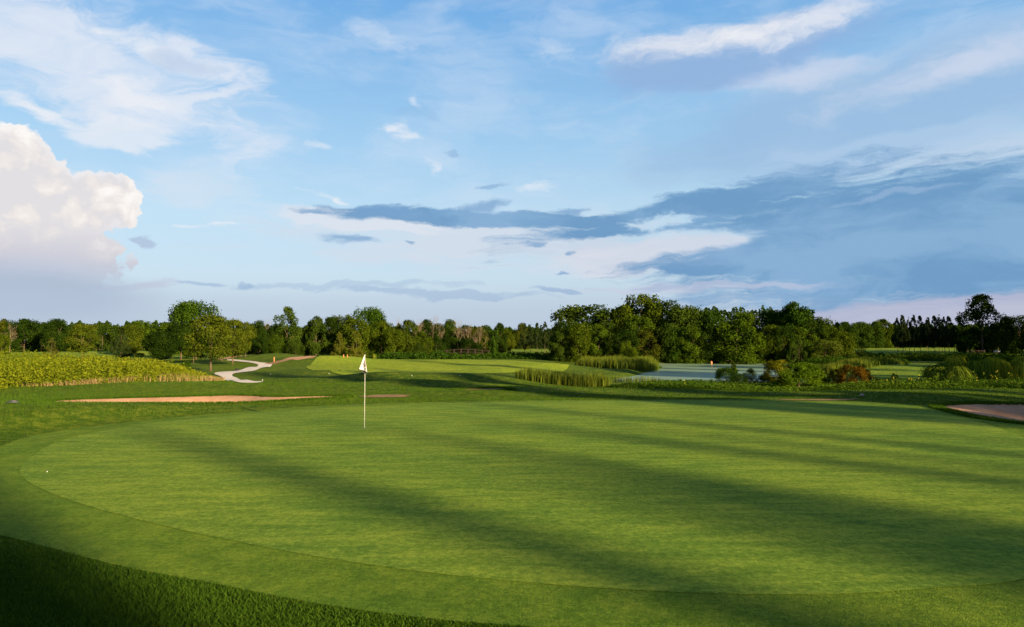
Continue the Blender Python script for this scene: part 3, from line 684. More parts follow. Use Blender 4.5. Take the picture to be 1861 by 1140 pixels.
# far middle
T('broad_leaved_tree','round',911,604,262,24,'left one of two round yellow-green trees on the far sunlit fairway',tint=GO,v=0)
T('broad_leaved_tree','round',925,604,255,24,'right one of two round yellow-green trees on the far sunlit fairway',tint=GO,v=1)
T('broad_leaved_tree','skirt',913,597,330,30,'pale tree behind the two round yellow-green trees',tint=YL,v=1)
T('broad_leaved_tree','skirt',947,588,330,26,'tree top rising behind the left end of the near dark pine row',tint=BR,v=2)
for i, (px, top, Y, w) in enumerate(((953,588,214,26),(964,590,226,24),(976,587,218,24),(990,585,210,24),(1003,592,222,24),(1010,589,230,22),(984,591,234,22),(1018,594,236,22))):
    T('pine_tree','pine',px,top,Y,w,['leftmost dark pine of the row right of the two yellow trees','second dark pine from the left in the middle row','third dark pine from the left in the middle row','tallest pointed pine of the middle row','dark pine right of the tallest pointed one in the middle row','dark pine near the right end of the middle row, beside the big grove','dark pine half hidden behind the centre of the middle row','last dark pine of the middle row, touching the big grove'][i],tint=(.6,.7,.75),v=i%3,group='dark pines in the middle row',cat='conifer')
# big grove beyond the pond
grove = [
 ('skirt',1030,586,128,48,DK,0,'dark tree at the left end of the big grove, touching the pines'),
 ('round',1062,557,134,92,(1.15,1.1,.85),1,'wide grey-green tree top at the left of the big grove'),
 ('skirt',1050,590,121,38,YL,2,'bright yellow-green tree low at the left front of the big grove'),
 ('skirt',1022,600,122,36,GN,1,'dark green leafy tree at the left foot of the big grove'),
 ('loose',1088,590,122,46,LT,0,'tree with a visible pale trunk and bright top in the left front of the grove'),
 ('skirt',1108,588,128,48,GN,2,'shaded green tree right of the pale-trunked one in the grove'),
 ('tall',1133,556,132,60,YL,0,'golden tree left of the highest tree of the grove'),
 ('round',1166,537,140,64,YL,2,'highest golden-green tree of the big grove'),
 ('round',1206,549,140,60,GN,1,'dark green tree right of the highest tree of the grove'),
 ('skirt',1160,575,126,52,LT,1,'yellow-lit tree below the highest tree of the grove'),
 ('skirt',1180,598,123,44,BR,0,'olive tree at the pond edge below the dark green top of the grove'),
 ('skirt',1136,600,120,40,DK,1,'dark olive tree behind the small willow at the reeds'),
 ('round',1238,558,136,66,GN,0,'broad dark green tree above the left half of the pond'),
 ('skirt',1216,590,123,46,GN,2,'dark leafy tree at the pond edge left of the two light trees'),
 ('skirt',1255,594,121,46,LT,1,'light green tree at the pond edge with sunlit upper leaves'),
 ('skirt',1234,596,122,40,(.9,1.1,.8),0,'green tree between the olive tree and the sunlit one at the pond edge'),
 ('round',1293,565,135,60,(.8,.95,.8),2,'flat-topped dark tree above the middle of the pond'),
 ('skirt',1287,602,121,44,GN,0,'dark green tree hanging over the orange post in the pond'),
 ('round',1318,588,122,38,DK,1,'shaded tree left of the big round sunlit tree at the pond'),
 ('skirt',1338,583,120,76,(1.3,1.3,.7),1,'big round sunlit tree at the far edge of the pond'),
 ('round',1358,568,136,46,LT,0,'pale green top behind the big round sunlit tree'),
 ('round',1398,566,134,54,(.8,1,.8),2,'dark tree left of the tallest tree at the right of the grove'),
 ('skirt',1398,592,122,42,YL,2,'yellow-green tree at the pond edge right of the big round sunlit tree'),
 ('skirt',1376,604,123,36,GN,0,'dark gap-filling tree right of the big round sunlit tree'),
 ('tall',1445,549,130,66,(.85,1.05,.8),1,'tallest dark tree with open branches at the right of the grove'),
 ('skirt',1424,592,121,42,DK,0,'shaded olive tree below the tallest right tree of the grove'),
 ('skirt',1455,596,122,44,LT,2,'green tree with a sunlit crown right of the slender pale-stemmed one'),
 ('round',1479,577,128,50,GN,0,'green tree sloping down right of the tallest right tree of the grove'),
 ('skirt',1500,594,124,46,(1.2,1.15,.9),1,'olive green tree on the right slope of the grove'),
 ('dome',1500,615,116,56,(1.4,1.15,1.2),0,'pale grey-green bushy tree low at the right of the grove'),
 ('skirt',1524,603,122,50,YL,2,'yellow-green small tree at the right shoulder of the grove'),
 ('dome',1550,622,122,50,GN,1,'low dark bush-like tree ending the grove on the right'),
]
for k, px, top, Y, w, tn, v, lb in grove: T('broad_leaved_tree', k, px, top, Y, w*1.22, lb, tint=tn, v=v)
T('willow_tree','dome',1139,619,104,24,'small round light willow beside the reeds at the left end of the pond',tint=(1.7,1.5,.9),v=2)
T('willow_tree','dome',1151,630,103,18,'low yellow-green willow bush right of the small round willow',tint=(1.6,1.4,.8),v=0)
T('slender_tree','thin',1452,617,100,34,'slender tree with thin pale stems and wispy grey-green leaves in front of the grove',tint=(1.5,1.4,1.6),v=0)
T('slender_tree','thin',1440,622,102,26,'second wispy tree just left of the slender pale-stemmed one',tint=(1.3,1.3,1.4),v=1)
# far right wood edge
far = [(1512,590,34),(1535,586,40),(1560,586,40),(1582,585,36),(1604,581,34),(1628,590,34),(1740,592,40),(1762,590,30),(1820,588,44)]
fl = ['dark tree of the far right wood just beyond the end of the grove','second tree of the far right wood, left of centre','middle tree of the far right wood between grove and pines','tree of the far right wood with a pale top','lightest tree of the far right wood, left of the dark pines','tree of the far wood at the left edge of the right pines','tree of the far wood right of the right pines','tree of the far wood beside the large open tree','tree of the far wood right of the large open tree']
for i, (px, top, w) in enumerate(far): T('broad_leaved_tree', 'skirt', px, top, 400+i*6, w+6, fl[i], tint=YL if i == 4 else (.85,.95,.9), v=i%3)
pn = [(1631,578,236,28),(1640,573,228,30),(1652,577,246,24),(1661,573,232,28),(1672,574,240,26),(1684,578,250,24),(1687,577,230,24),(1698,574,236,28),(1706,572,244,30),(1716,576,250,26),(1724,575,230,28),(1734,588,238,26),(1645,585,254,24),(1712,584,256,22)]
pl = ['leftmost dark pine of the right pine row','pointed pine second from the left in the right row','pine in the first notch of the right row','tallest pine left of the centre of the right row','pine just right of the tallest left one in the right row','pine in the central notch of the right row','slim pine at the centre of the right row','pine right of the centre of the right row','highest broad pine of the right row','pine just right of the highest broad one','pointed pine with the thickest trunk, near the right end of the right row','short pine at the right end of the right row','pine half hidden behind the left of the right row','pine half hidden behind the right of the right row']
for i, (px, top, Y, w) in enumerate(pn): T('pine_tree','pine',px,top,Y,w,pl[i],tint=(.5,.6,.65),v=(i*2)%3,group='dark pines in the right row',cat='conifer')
T('broad_leaved_tree','loose',1785,537,205,88,'large open dark tree standing tall at the right, beyond the ornamental grasses',tint=(.7,.75,.85),v=1)
T('broad_leaved_tree','skirt',1762,596,212,44,'dark tree low on the left of the large open tree',tint=DK,v=0)
T('broad_leaved_tree','skirt',1812,590,212,46,'dark tree low on the right of the large open tree',tint=DK,v=2)
T('broad_leaved_tree','round',1852,574,205,56,'dark tree cut by the right edge of the photo',tint=(.75,.9,.8),v=0)
T('broad_leaved_tree','skirt',1834,592,190,36,'low shaded tree left of the one cut by the right edge',tint=DK,v=1)
# the far wood behind them all: trees nobody could tell apart
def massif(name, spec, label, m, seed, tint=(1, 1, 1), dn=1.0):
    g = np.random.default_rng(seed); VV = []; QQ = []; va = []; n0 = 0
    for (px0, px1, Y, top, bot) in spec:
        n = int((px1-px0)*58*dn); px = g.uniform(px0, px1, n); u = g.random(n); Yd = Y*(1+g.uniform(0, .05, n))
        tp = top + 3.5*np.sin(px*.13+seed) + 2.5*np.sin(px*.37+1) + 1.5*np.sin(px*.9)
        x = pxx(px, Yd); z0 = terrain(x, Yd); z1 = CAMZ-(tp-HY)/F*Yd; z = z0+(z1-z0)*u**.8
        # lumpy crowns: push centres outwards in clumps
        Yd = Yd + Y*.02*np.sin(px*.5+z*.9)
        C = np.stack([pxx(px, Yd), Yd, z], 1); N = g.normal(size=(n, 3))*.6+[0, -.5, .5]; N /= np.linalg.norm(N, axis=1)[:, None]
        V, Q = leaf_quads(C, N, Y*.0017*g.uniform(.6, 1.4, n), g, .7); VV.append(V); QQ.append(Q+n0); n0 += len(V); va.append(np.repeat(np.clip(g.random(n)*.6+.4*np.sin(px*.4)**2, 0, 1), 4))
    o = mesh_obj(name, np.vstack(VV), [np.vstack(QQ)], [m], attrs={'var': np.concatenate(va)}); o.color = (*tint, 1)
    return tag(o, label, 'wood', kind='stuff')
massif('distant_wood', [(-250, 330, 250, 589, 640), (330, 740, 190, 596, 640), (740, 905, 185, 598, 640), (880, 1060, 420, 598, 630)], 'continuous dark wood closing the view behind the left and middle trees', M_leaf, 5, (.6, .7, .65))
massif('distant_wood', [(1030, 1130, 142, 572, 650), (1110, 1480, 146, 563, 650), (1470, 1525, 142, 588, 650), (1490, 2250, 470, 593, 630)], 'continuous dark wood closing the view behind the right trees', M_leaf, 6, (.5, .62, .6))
# ------------------------------------------------------------------ trees outside the picture, towards the sun: they throw the long shadows
sh = np.array([math.sin(R(SUN_AZ)), -math.cos(R(SUN_AZ))]); ph_ = np.array([math.cos(R(SUN_AZ)), math.sin(R(SUN_AZ))])
def caster(q, D, w, h, kind='round', v=0, dep=None):
    x, y = ph_*q + sh*D; t, c = proto(kind, v); root = empty('shade_tree', (x, y, gz(x, y)-.1), math.atan2(-ph_[1], -ph_[0]), (w, dep or w, h))
    tag(root, 'tall tree outside the frame towards the low sun, throwing a long shadow over the course', 'tree', 'trees outside the frame that shade the course')
    for s in (t, c):
        o = s.copy(); COL.objects.link(o); o.parent = root
        if s is c: o.color = (.8, .9, .8, 1)
for i, a in enumerate([(-10,42,9,19,'skirt'),(-5.5,38,7,18,'skirt'),(-1.2,41,5.6,18,'skirt'),(.8,46,2.8,18,'round'),(4.3,24,2.2,7.0,'airy'),(2.2,22,2.8,6.7,'skirt'),(6.2,92,1.9,29,'tall'),
        (8.7,96,2.6,28,'airy'),(10.9,88,2.4,27,'loose'),(9.9,104,3.4,30,'airy'),(11.6,110,2.4,27,'airy'),(4.2,118,2.6,31,'thin'),
        (14.6,98,2.8,29,'loose'),(16.4,90,1.6,26,'loose'),(18.4,84,1.3,27,'tall'),(13.0,120,2.4,31,'thin'),(20.6,110,2.0,31,'thin'),
        (24.6,60,2.6,24,'loose'),(26.5,64,3.6,31,'round'),(32.5,58,3.5,30,'tall'),(38.6,52,2.6,29,'loose'),(55,44,3.6,33,'loose'),(68,36,3.2,33,'tall'),(27.5,50,4.0,19,'loose'),(31,48,4.4,17,'airy'),(35.2,46,3.8,18,'loose'),(45,34,4.5,11,'round'),(52,30,7,9.5,'round'),(58,24,6,15,'loose'),(66,18,4,17,'round'),(74,15,8,18,'round'),
        (85,9,5,18,'loose'),(96,6,10,15,'round'),(108,3,7,13,'round'),(121,2,9,12,'round'),(136,0,13,22,'skirt'),(152,0,14,23,'round'),(170,0,16,26,'skirt'),(190,0,18,30,'round'),(214,2,20,34,'skirt'),(240,5,22,38,'round'),(268,8,24,42,'skirt'),(300,10,28,48,'skirt')]):
    caster(*a, v=i % 3)
# ------------------------------------------------------------------ blades and leafy ground cover
def blades(name, x, y, h, w, lean, m, label, cat, seed, var=None, kind='stuff', z=None, seg=2):
    g = np.random.default_rng(seed); n = len(x); z = terrain(x, y) if z is None else z
    a = g.uniform(0, 2*math.pi, n); d = np.stack([np.cos(a), np.sin(a)], 1); la = g.uniform(0, 2*math.pi, n); L = np.stack([np.cos(la), np.sin(la)], 1)*(lean*h*g.uniform(.2, 1, n))[:, None]
    B = np.stack([x, y, z-.01*h], 1); wd = np.c_[d*(w/2)[:, None], np.zeros(n)]
    M = B+np.c_[L*.35, h*.6]; Tp = B+np.c_[L, h*np.sqrt(np.clip(1-(lean*.6)**2, .2, 1))]
    if seg == 1:
        V = np.stack([B-wd, B+wd, Tp], 1).reshape(-1, 3); f = [np.arange(3*n).reshape(n, 3)]; k = 3
    else:
        V = np.stack([B-wd, B+wd, M+wd*.8, M-wd*.8, Tp], 1).reshape(-1, 3); i = np.arange(n)[:, None]*5; f = [i+np.array([0, 1, 2, 3]), i+np.array([3, 2, 4])]; k = 5
    v = g.random(n) if var is None else var
    return tag(mesh_obj(name, V, f, [m], attrs={'var': np.repeat(v, k)}), label, cat, kind=kind)
g0 = np.random.default_rng(11)
def screen_pts(n, px0, px1, py0, py1, g=g0):
    px = g.uniform(px0, px1, n); py = g.uniform(py0, py1, n); Y = (CAMZ)*F/(py-HY); return (px-CX)/F*Y, Y
def clump(x, y, s):
    return .5+.5*np.clip(wav(x*s+5, y*s-3)*1.4, -1, 1)
# long rough at the photographer's feet and along the left side
x, y = screen_pts(400000, -160, 2000, 735, 1230); P = np.stack([x, y], 1); d = sdf(P, FRINGE)
m = (d > .02) & (y > 4.5); x, y, d = x[m], y[m], d[m]
bd = np.minimum(sdf(np.stack([x, y], 1), BUNK_L), sdf(np.stack([x, y], 1), BUNK_R)); m = bd > .0; x, y, d = x[m], y[m], d[m]
cl = clump(x, y, 5.0); hh = (.05+.09*cl**1.5)*np.clip(.35+d*.9, .35, 1)*g0.uniform(.6, 1.25, len(x))
blades('rough_grass', x, y, hh, np.maximum(.0085, y*.0006)*g0.uniform(.6,1.3,len(x)), .85, M_blade, 'long dark rough grass in the lower left foreground and round the green', 'grass', 21, var=np.clip(g0.random(len(x))*.6+.4*clump(x, y, 2.3)-.1, 0, 1))
# low rough between green, bunkers and mounds
x, y = screen_pts(150000, -120, 1980, 684, 736); P = np.stack([x, y], 1)
m = (sdf(P, FRINGE) > .05) & (sdf(P, BUNK_L) > 0) & (sdf(P, BUNK_R) > 0) & (sdf(P, BUNK_C) > 0) & (y < 60)
x, y = x[m], y[m]
blades('rough_grass', x, y, g0.uniform(.03, .075, len(x)), y*.0007, .8, M_blade, 'mown rough on the mounds behind the green', 'grass', 22, seg=1, var=g0.random(len(x))*.8+.2)
# taller fringe of grass round the bunkers
for k_, (bp, h_) in enumerate(((BUNK_L, .13), (BUNK_R, .13), (BUNK_C, .09))):
    gg = np.random.default_rng(60+k_); n_ = 16000 if k_ < 2 else 4000; i_ = gg.integers(0, len(bp), n_); t_ = gg.random(n_)[:, None]; e_ = bp[i_]*(1-t_)+bp[(i_+1) % len(bp)]*t_
    c_ = bp.mean(0); o_ = e_-c_; o_ /= np.linalg.norm(o_, axis=1)[:, None]; q_ = e_+o_*gg.uniform(-.06, .45, n_)[:, None]
    blades('bunker_edge_grass', q_[:, 0], q_[:, 1], gg.uniform(.35, 1, n_)*h_, np.full(n_, .02), .8, M_blade, ['longer grass hanging over the rim of the left bunker', 'longer grass hanging over the rim of the right bunker', 'longer grass round the small bare strip behind the green'][k_], 'grass', 70+k_, var=gg.random(n_))
# short collar of the green
x, y = screen_pts(420000, -200, 2050, 727, 1200); P = np.stack([x, y], 1); dg = sdf(P, GREEN); df = sdf(P, FRINGE); m = (dg > 0) & (df < .12); x, y = x[m], y[m]
blades('fringe_grass', x, y, g0.uniform(.010, .022, len(x)), np.maximum(.003, y*.0004), .8, M_fblade, 'short turf collar running round the putting green', 'grass', 23, seg=1, var=np.clip(g0.random(len(x))*.7+.3*clump(x, y, 3), 0, 1))
def in_poly(pp, n, seed):
    """random points inside a region given as (photo column, distance) pairs"""
    poly = smooth_poly([(pxx(a, b), b) for a, b in pp], 5); g = np.random.default_rng(seed); lo, hi = poly.min(0), poly.max(0); xs = []; c = 0
    while c < n:
        P = g.uniform(lo, hi, (n*2, 2)); P = P[sdf(P, poly) < 0]; xs.append(P); c += len(P)
    P = np.vstack(xs)[:n]; return P, -sdf(P, poly)
def leafy(name, P, edge, hfun, nleaf, lsz, m, label, cat, seed, spread=.22, flowers=None, fz=.85, tint=(1, 1, 1), tuft=1.3):
    """ground cover: many little plants, leaves all the way up"""
    g = np.random.default_rng(seed); n = len(P); z0 = terrain(P[:, 0], P[:, 1]); H = hfun(P[:, 0], P[:, 1])*np.clip(.35+edge*.6, 0, 1)*g.uniform(.4, 1.4, n)*(.55+.7*clump(P[:, 0], P[:, 1], tuft))
    k = np.repeat(np.arange(n), nleaf); u = g.random(len(k))**.7
    r = spread*(1.1-.6*u)*np.sqrt(g.random(len(k))); a = g.uniform(0, 6.283, len(k))
    C = np.stack([P[k, 0]+r*np.cos(a), P[k, 1]+r*np.sin(a), z0[k]+H[k]*u], 1)
    N = np.stack([np.cos(a), np.sin(a), np.full(len(k), .8)], 1)+g.normal(size=(len(k), 3))*.5; N /= np.linalg.norm(N, axis=1)[:, None]
    V, Q = leaf_quads(C, N, lsz*g.uniform(.5, 1.4, len(k)), g, .5)
    pv = g.random(n)*.45+clump(P[:, 0], P[:, 1], .55)*1.0-.3; var = np.repeat(np.clip(pv[k]*.4+g.random(len(k))*.45+.2*u-.05, 0, 1), 4); mats = [m]; mi = np.zeros(len(Q), int)
    if flowers:
        fm, frac = flowers; mats.append(fm); mi[(g.random(len(Q)) < frac) & (u > fz)] = 1
    o = mesh_obj(name, V, [Q], mats, attrs={'var': var}, mi=mi); o.color = (*tint, 1)
    return tag(o, label, cat, kind='stuff')
ln = lambda pts: (lambda x, y: np.interp(CX+F*x/y, [p[0] for p in pts], [p[1] for p in pts]))
# goldenrod bank, left
P, e = in_poly([(-140,37),(60,39.3),(200,41),(300,44),(390,49),(400,52),(330,57),(200,61),(0,62),(-160,58)], 5200, 31)
leafy('goldenrod', P, e, ln([(-100,1.35),(40,1.3),(150,1.12),(230,.98),(300,.85),(350,.6),(400,.35)]), 30, .062, M_gold, 'dense sunlit bank of yellow-green goldenrod plants at the left', 'wild plants', 32, .34, tuft=.9)
P, e = in_poly([(-140,40),(60,42),(200,45),(330,50),(300,58),(0,60),(-160,56)], 190, 35)
leafy('goldenrod', P, e*0+1.2, ln([(-100,1.75),(40,1.7),(150,1.5),(230,1.35),(300,1.15),(350,.9),(400,.6)]), 50, .06, M_gold, 'taller stalks standing above the goldenrod bank at the left', 'wild plants', 36, .16)
P, e = in_poly([(300,43.0),(395,46.5),(404,51),(340,52),(280,47.5),(200,43.2),(120,42),(40,41),(60,39.6),(200,40.6)], 9000, 33)
_k = (clump(P[:, 0], P[:, 1], 3.0) > .52) | (np.random.default_rng(5).random(len(P)) < .12); P = P[_k]; e = e[_k]
hh = ln([(100,.25),(230,.42),(330,.55),(400,.3)])(P[:, 0], P[:, 1])*np.random.default_rng(1).uniform(.25, 1.3, len(P))
blades('dry_grass', P[:, 0], P[:, 1], hh, np.full(len(P), .03), .5, M_straw, 'straw-coloured dry grass along the foot of the goldenrod bank', 'grass', 34)
# reeds
def reeds(pp, n, h0, h1, label, seed, w=.045, lean=.22):
    P, e = in_poly(pp, n, seed); g = np.random.default_rng(seed); cl = clump(P[:, 0], P[:, 1], 3.0)
    z = np.maximum(terrain(P[:, 0], P[:, 1]), WATER_Z-.05)
    blades('cattails', P[:, 0], P[:, 1], (h0+(h1-h0)*(cl*.7+g.random(n)*.3))*np.clip(.6+e*.5, .6, 1), np.full(n, w)*g.uniform(.6, 1.3, n), lean, M_reed, label, 'reeds', seed+1, var=np.clip(cl*.5+g.random(n)*.6-.1, 0, 1), z=z)
reeds([(942,50.3),(1020,49.8),(1100,50.5),(1108,51.5),(1110,53.5),(1080,53),(1000,52.5),(945,52)], 1900, .55, 1.45, 'tall sunlit cattails in a band left of the pond', 41)
reeds([(1046,90),(1100,87),(1150,85),(1188,88),(1197,96),(1185,106),(1110,110),(1060,100)], 6500, .9, 1.9, 'dark green cattails on the point at the far left of the pond', 43, .07)
reeds([(1180,57.5),(1240,57.8),(1310,58.2),(1312,60.2),(1240,60.2),(1130,60.8),(1105,58.5)], 1300, .35, 1.1, 'thin reeds standing along the near shore of the pond', 45, .035)
reeds([(1450,72),(1520,74),(1600,84),(1650,96),(1610,102),(1530,95),(1460,90)], 5000, .8, 1.3, 'reeds on the right bank behind the red-brown bushes', 47, .07)
# meadow between green and pond
P, e = in_poly([(1112,46.5),(1250,43.8),(1400,40.8),(1550,37.6),(1700,36.2),(1950,35.0),(2150,34),(2150,50),(1861,53),(1650,51),(1450,52),(1300,56),(1190,56.5),(1120,51)], 9500, 51)
leafy('meadow_plants', P, e, ln([(1110,.28),(1300,.30),(1450,.30),(1600,.45),(1700,.58),(1900,.62)]), 20, .055, M_weed, 'strip of leafy green wild plants with yellow flowers in front of the pond', 'wild plants', 52, .26, (M_flower, .018), .90)
P, e = in_poly([(1620,37.5),(1700,36.8),(1900,36),(1950,39),(1900,42),(1640,41)], 60, 53)
leafy('yellow_wildflowers', P, e*0+1, lambda x, y: 1.15+x*0, 16, .05, M_weed, 'taller yellow-flowering stalks standing over the right end of the meadow strip', 'wild plants', 54, .10, (M_flower, .35), .75)
P, e = in_poly([(676,128),(760,126),(900,127),(1045,122),(1045,131),(900,135),(760,136),(680,134)], 2200, 55)
leafy('weeds', P, e, lambda x, y: 1.0+x*0, 14, .17, M_weed, 'dark weeds in a low strip below the footbridge and the dark pines', 'wild plants', 56, .5, tint=(.7, .8, .8))
P, e = in_poly([(1540,140),(1700,128),(1861,120),(2000,118),(2000,145),(1861,150),(1700,158),(1560,165)], 3600, 57)
leafy('weeds', P, e, lambda x, y: .9+x*0, 12, .20, M_weed, 'rough weeds in a strip below the right pine row', 'wild plants', 58, .6, tint=(.8, .8, .75))
P, e = in_poly([(1455,96),(1560,98),(1640,110),(1640,122),(1540,118),(1440,112)], 1500, 59)
leafy('weeds', P, e, lambda x, y: .8+x*0, 12, .15, M_weed, 'rough plants on the bank below the right end of the grove', 'wild plants', 60, .5, tint=(.85, .9, .85))
# ------------------------------------------------------------------ single shrubs
def weep_proto(seed):
    g = np.random.default_rng(seed); n = 4200; a = g.uniform(0, 6.283, n); sub = np.c_[g.uniform(-.26, .26, (9, 2)), g.uniform(.55, 1.0, 9)]; kk = g.integers(0, 9, n); r0 = .10*np.sqrt(g.random(n)); rr = r0+g.uniform(.08, .27, n)
    z0 = g.uniform(.5, .98, n)*sub[kk, 2]; ks = np.linspace(0, 1, 5); R_ = r0[:, None]+(rr-r0)[:, None]*ks**.8; Z = z0[:, None]+(.10*np.sin(ks*math.pi*.55))-ks**2.0*(z0*g.uniform(.5, 1.02, n))[:, None]
    aa = a+g.normal(size=n)*.25; C = np.stack([R_*np.cos(aa)[:, None]+sub[kk, 0][:, None], R_*np.sin(aa)[:, None]+sub[kk, 1][:, None], np.clip(Z+g.normal(size=(n, 1))*.03, 0, 1.02)], -1)
    w = (.007*np.array([.6, 1, 1, .8, .15]))[None, :, None]; t = np.stack([-np.sin(aa), np.cos(aa), g.normal(size=n)*.4], 1)[:, None]; A = C-t*w; B = C+t*w
    V = np.stack([A, B], 2).reshape(-1, 3); i = np.arange(n)[:, None, None]*10+np.arange(4)[None, :, None]*2+np.array([0, 1, 3, 2])[None, None]
    V2, Q2, v2, _, _ = crown_data(seed+9, 'dome', 2500, .02); V2[:, :2] *= .8; V2[:, 2] *= .8
    q = i.reshape(-1, 4); va = np.repeat(np.clip(g.random(n)*.8+.2*(z0 > .8), 0, 1), 10)
    c = mesh_obj('crown', np.vstack([V, V2]), [np.vstack([q, Q2+len(V)])], [M_reed], attrs={'var': np.concatenate([va, v2*.4])})
    V, Q, var, L, zb = crown_data(seed, 'dome', 100, .02); t = trunk_mesh(seed, 'dome', L, zb, .012); return t, c
for v in range(2):
    t, c = weep_proto(70+v)
    for o in (t, c): COL.objects.unlink(o)
    PROTO[('weep', v)] = (t, c)
T('green_shrub','dome',1320,666,54,50,'dark green shrub with an upright shoot at the near right end of the pond',cat='shrub',tint=(.9,1.1,.8),v=0)
T('green_shrub','loose',1332,659,56,18,'thin upright light shoot rising behind the dark green shrub at the pond',cat='shrub',tint=YL,v=1)
T('yellow_shrub','dome',1362,670,55,26,'small yellow-tinged shrub between the dark green shrub and the orange-yellow one',cat='shrub',tint=(1.7,1.3,.7),v=1)
T('green_shrub','dome',1343,680,53.5,30,'low dark shrub under the small yellow-tinged shrub',cat='shrub',tint=DK,v=2)
T('yellow_shrub','skirt',1408,654,54,54,'orange-yellow leafy shrub behind the rounded willow bush',cat='shrub',tint=(3.2,1.9,.9),v=0)
T('red_shrub','dome',1438,660,59,34,'red-leaved shrub right behind the orange-yellow shrub',cat='shrub',tint=(2.4,.75,.8),v=1)
T('green_shrub','dome',1392,682,54,44,'low dark green shrub at the foot of the orange-yellow shrub',cat='shrub',tint=DK,v=0)
T('willow_bush','skirt',1450,660,47.5,92,'large rounded yellow-green willow bush in the middle of the shrub line',cat='shrub',tint=(1.35,1.45,.7),v=2)
T('green_shrub','dome',1493,677,54,36,'small green and yellow shrub right of the rounded willow bush',cat='shrub',tint=(1.1,1.1,.8),v=1)
T('red_brown_shrub','loose',1516,671,53,32,'thin red-brown shrub with yellow leaves left of the big red-brown bush',cat='shrub',tint=(2.2,1.1,.9),v=2)
T('red_brown_shrub','skirt',1547,663,47.5,46,'largest dense red-brown bush of the shrub line',cat='shrub',tint=(2.3,.78,.75),v=0)
T('red_brown_shrub','loose',1574,673,52.5,28,'open red-brown shrub right of the largest red-brown bush',cat='shrub',tint=(2.2,.85,.8),v=1)
T('yellow_shrub','dome',1592,687,51,24,'low orange-yellow plant at the right end of the red-brown shrubs',cat='shrub',tint=(3.0,1.8,.9),v=2)
T('green_shrub','dome',1482,668,62,40,'dark shrub behind the gap between willow bush and red-brown shrubs',cat='shrub',tint=(1.3,.9,.9),v=0)
T('red_brown_shrub','dome',1552,651,88,22,'distant brown-red bush among the reeds on the right bank',cat='shrub',tint=(1.8,.8,.8),v=1)
T('yellow_shrub','loose',1623,679,53,20,'small upright yellow-green plant alone on the lawn left of the ornamental grasses',cat='shrub',tint=(2.4,2.1,.8),v=0)
for i, (px, top, Y, w, tn, lb) in enumerate(((1702,657,58,74,(.8,1.0,.8),'dark rounded ornamental grass mound at the left end of the hedge row'),(1738,647,59,70,(2.4,2.0,1.2),'yellow-topped arching grass mound, second in the hedge row'),(1775,652,58,66,(1.4,1.5,1.0),'darker arching grass mound between two yellow-topped ones'),
     (1812,649,58.5,70,(2.2,1.9,1.1),'yellow-topped arching grass mound left of the last one'),(1850,645,58,72,(2.3,2.0,1.2),'last arching grass mound, cut by the right edge of the photo'),(1722,665,55,56,(.9,1.0,.8),'low arching grass mound in front of the hedge row'))):
    T('ornamental_grass','weep',px,top,Y,w,lb,cat='ornamental grass',tint=tn,v=i%2,group='ornamental grass mounds at the right',depth=3.6)  # yellow tints raised so the colour stands in for sun on the mounds
T('grass_tuft','weep',681,643,112,20,'pale arching grass tuft at the wood edge just right of the flag',cat='ornamental grass',tint=(2.0,1.8,1.4),v=0)
T('green_shrub','dome',182,648,56,40,'dark green bush standing above the goldenrod bank',cat='shrub',tint=(1.2,1.2,.8),v=1)
T('green_shrub','dome',118,660,50,24,'small dark bush sunk in the goldenrod bank',cat='shrub',tint=(.9,1,.7),v=2)
T('green_shrub','dome',272,650,56,22,'small yellow-green bush at the back of the goldenrod bank',cat='shrub',tint=YL,v=0)
T('green_shrub','dome',335,658,60,30,'low green bush between goldenrod and the nearest path-side tree',cat='shrub',tint=(1.1,1.2,.7),v=1)
T('green_shrub','dome',70,643,60,14,'small light sapling top sticking out of the goldenrod bank',cat='shrub',tint=YL,v=2)
T('green_shrub','dome',255,641,140,18,'small round light bush on the far left lawn',cat='shrub',tint=LT,v=0)
# ------------------------------------------------------------------ the flag
fx, fy = flat(664, 777); fz = gz(fx, fy)+.012
fl_ = tag(empty('golf_flag', (fx, fy, fz)), 'white flagstick with a limp white flag standing in the hole on the green', 'golf flag')
mb = MB(); mb.tube([(0,0,-.05),(0,0,.9),(0,0,1.6),(0,0,2.10)], [.0085,.008,.007,.006], 12); mb.build('pole', M_white, fl_)
mb = MB(); mb.tube([(0,0,2.095),(0,0,2.105),(0,0,2.135),(0,0,2.142)], [.009,.015,.015,.006], 12); mb.build('pole_cap', M_black, fl_)
def flag_pt(u, v):      # u across 0..1, v down 0..1: a triangle of cloth hanging in loose folds
    xl = -.012-.165*v**.95; xr = .008+.075*v**1.5; zl = 2.09-.44*v; zr = 2.09-.53*v
    x = xl+(xr-xl)*u; z = zl+(zr-zl)*u; y = -.018-.030*v*math.sin(u*7.5+1.2*v)-.02*v
    return (x, y, z)
nu, nv = 22, 26; V = [flag_pt(i/nu, j/nv) for j in range(nv+1) for i in range(nu+1)]
Q = [(j*(nu+1)+i, j*(nu+1)+i+1, (j+1)*(nu+1)+i+1, (j+1)*(nu+1)+i) for j in range(nv) for i in range(nu)]
mi = [1 if (q_ % nu == 0 or q_//nu >= nv-2) else 0 for q_ in range(nu*nv)]
fo = mesh_obj('flag', V, [np.array(Q)], [M_cloth, M_black], fl_, True, mi=mi); fo.data.materials[0] = M_cloth
def mark(poly):         # a printed mark laid on the cloth, given in cloth coordinates
    V = []; n = len(poly)
    for u, v in poly: p = flag_pt(.58+(u-.58)*1.5, .52+(v-.52)*1.25); V.append((p[0], p[1]-.006, p[2]))
    return V
em = []; ef = []
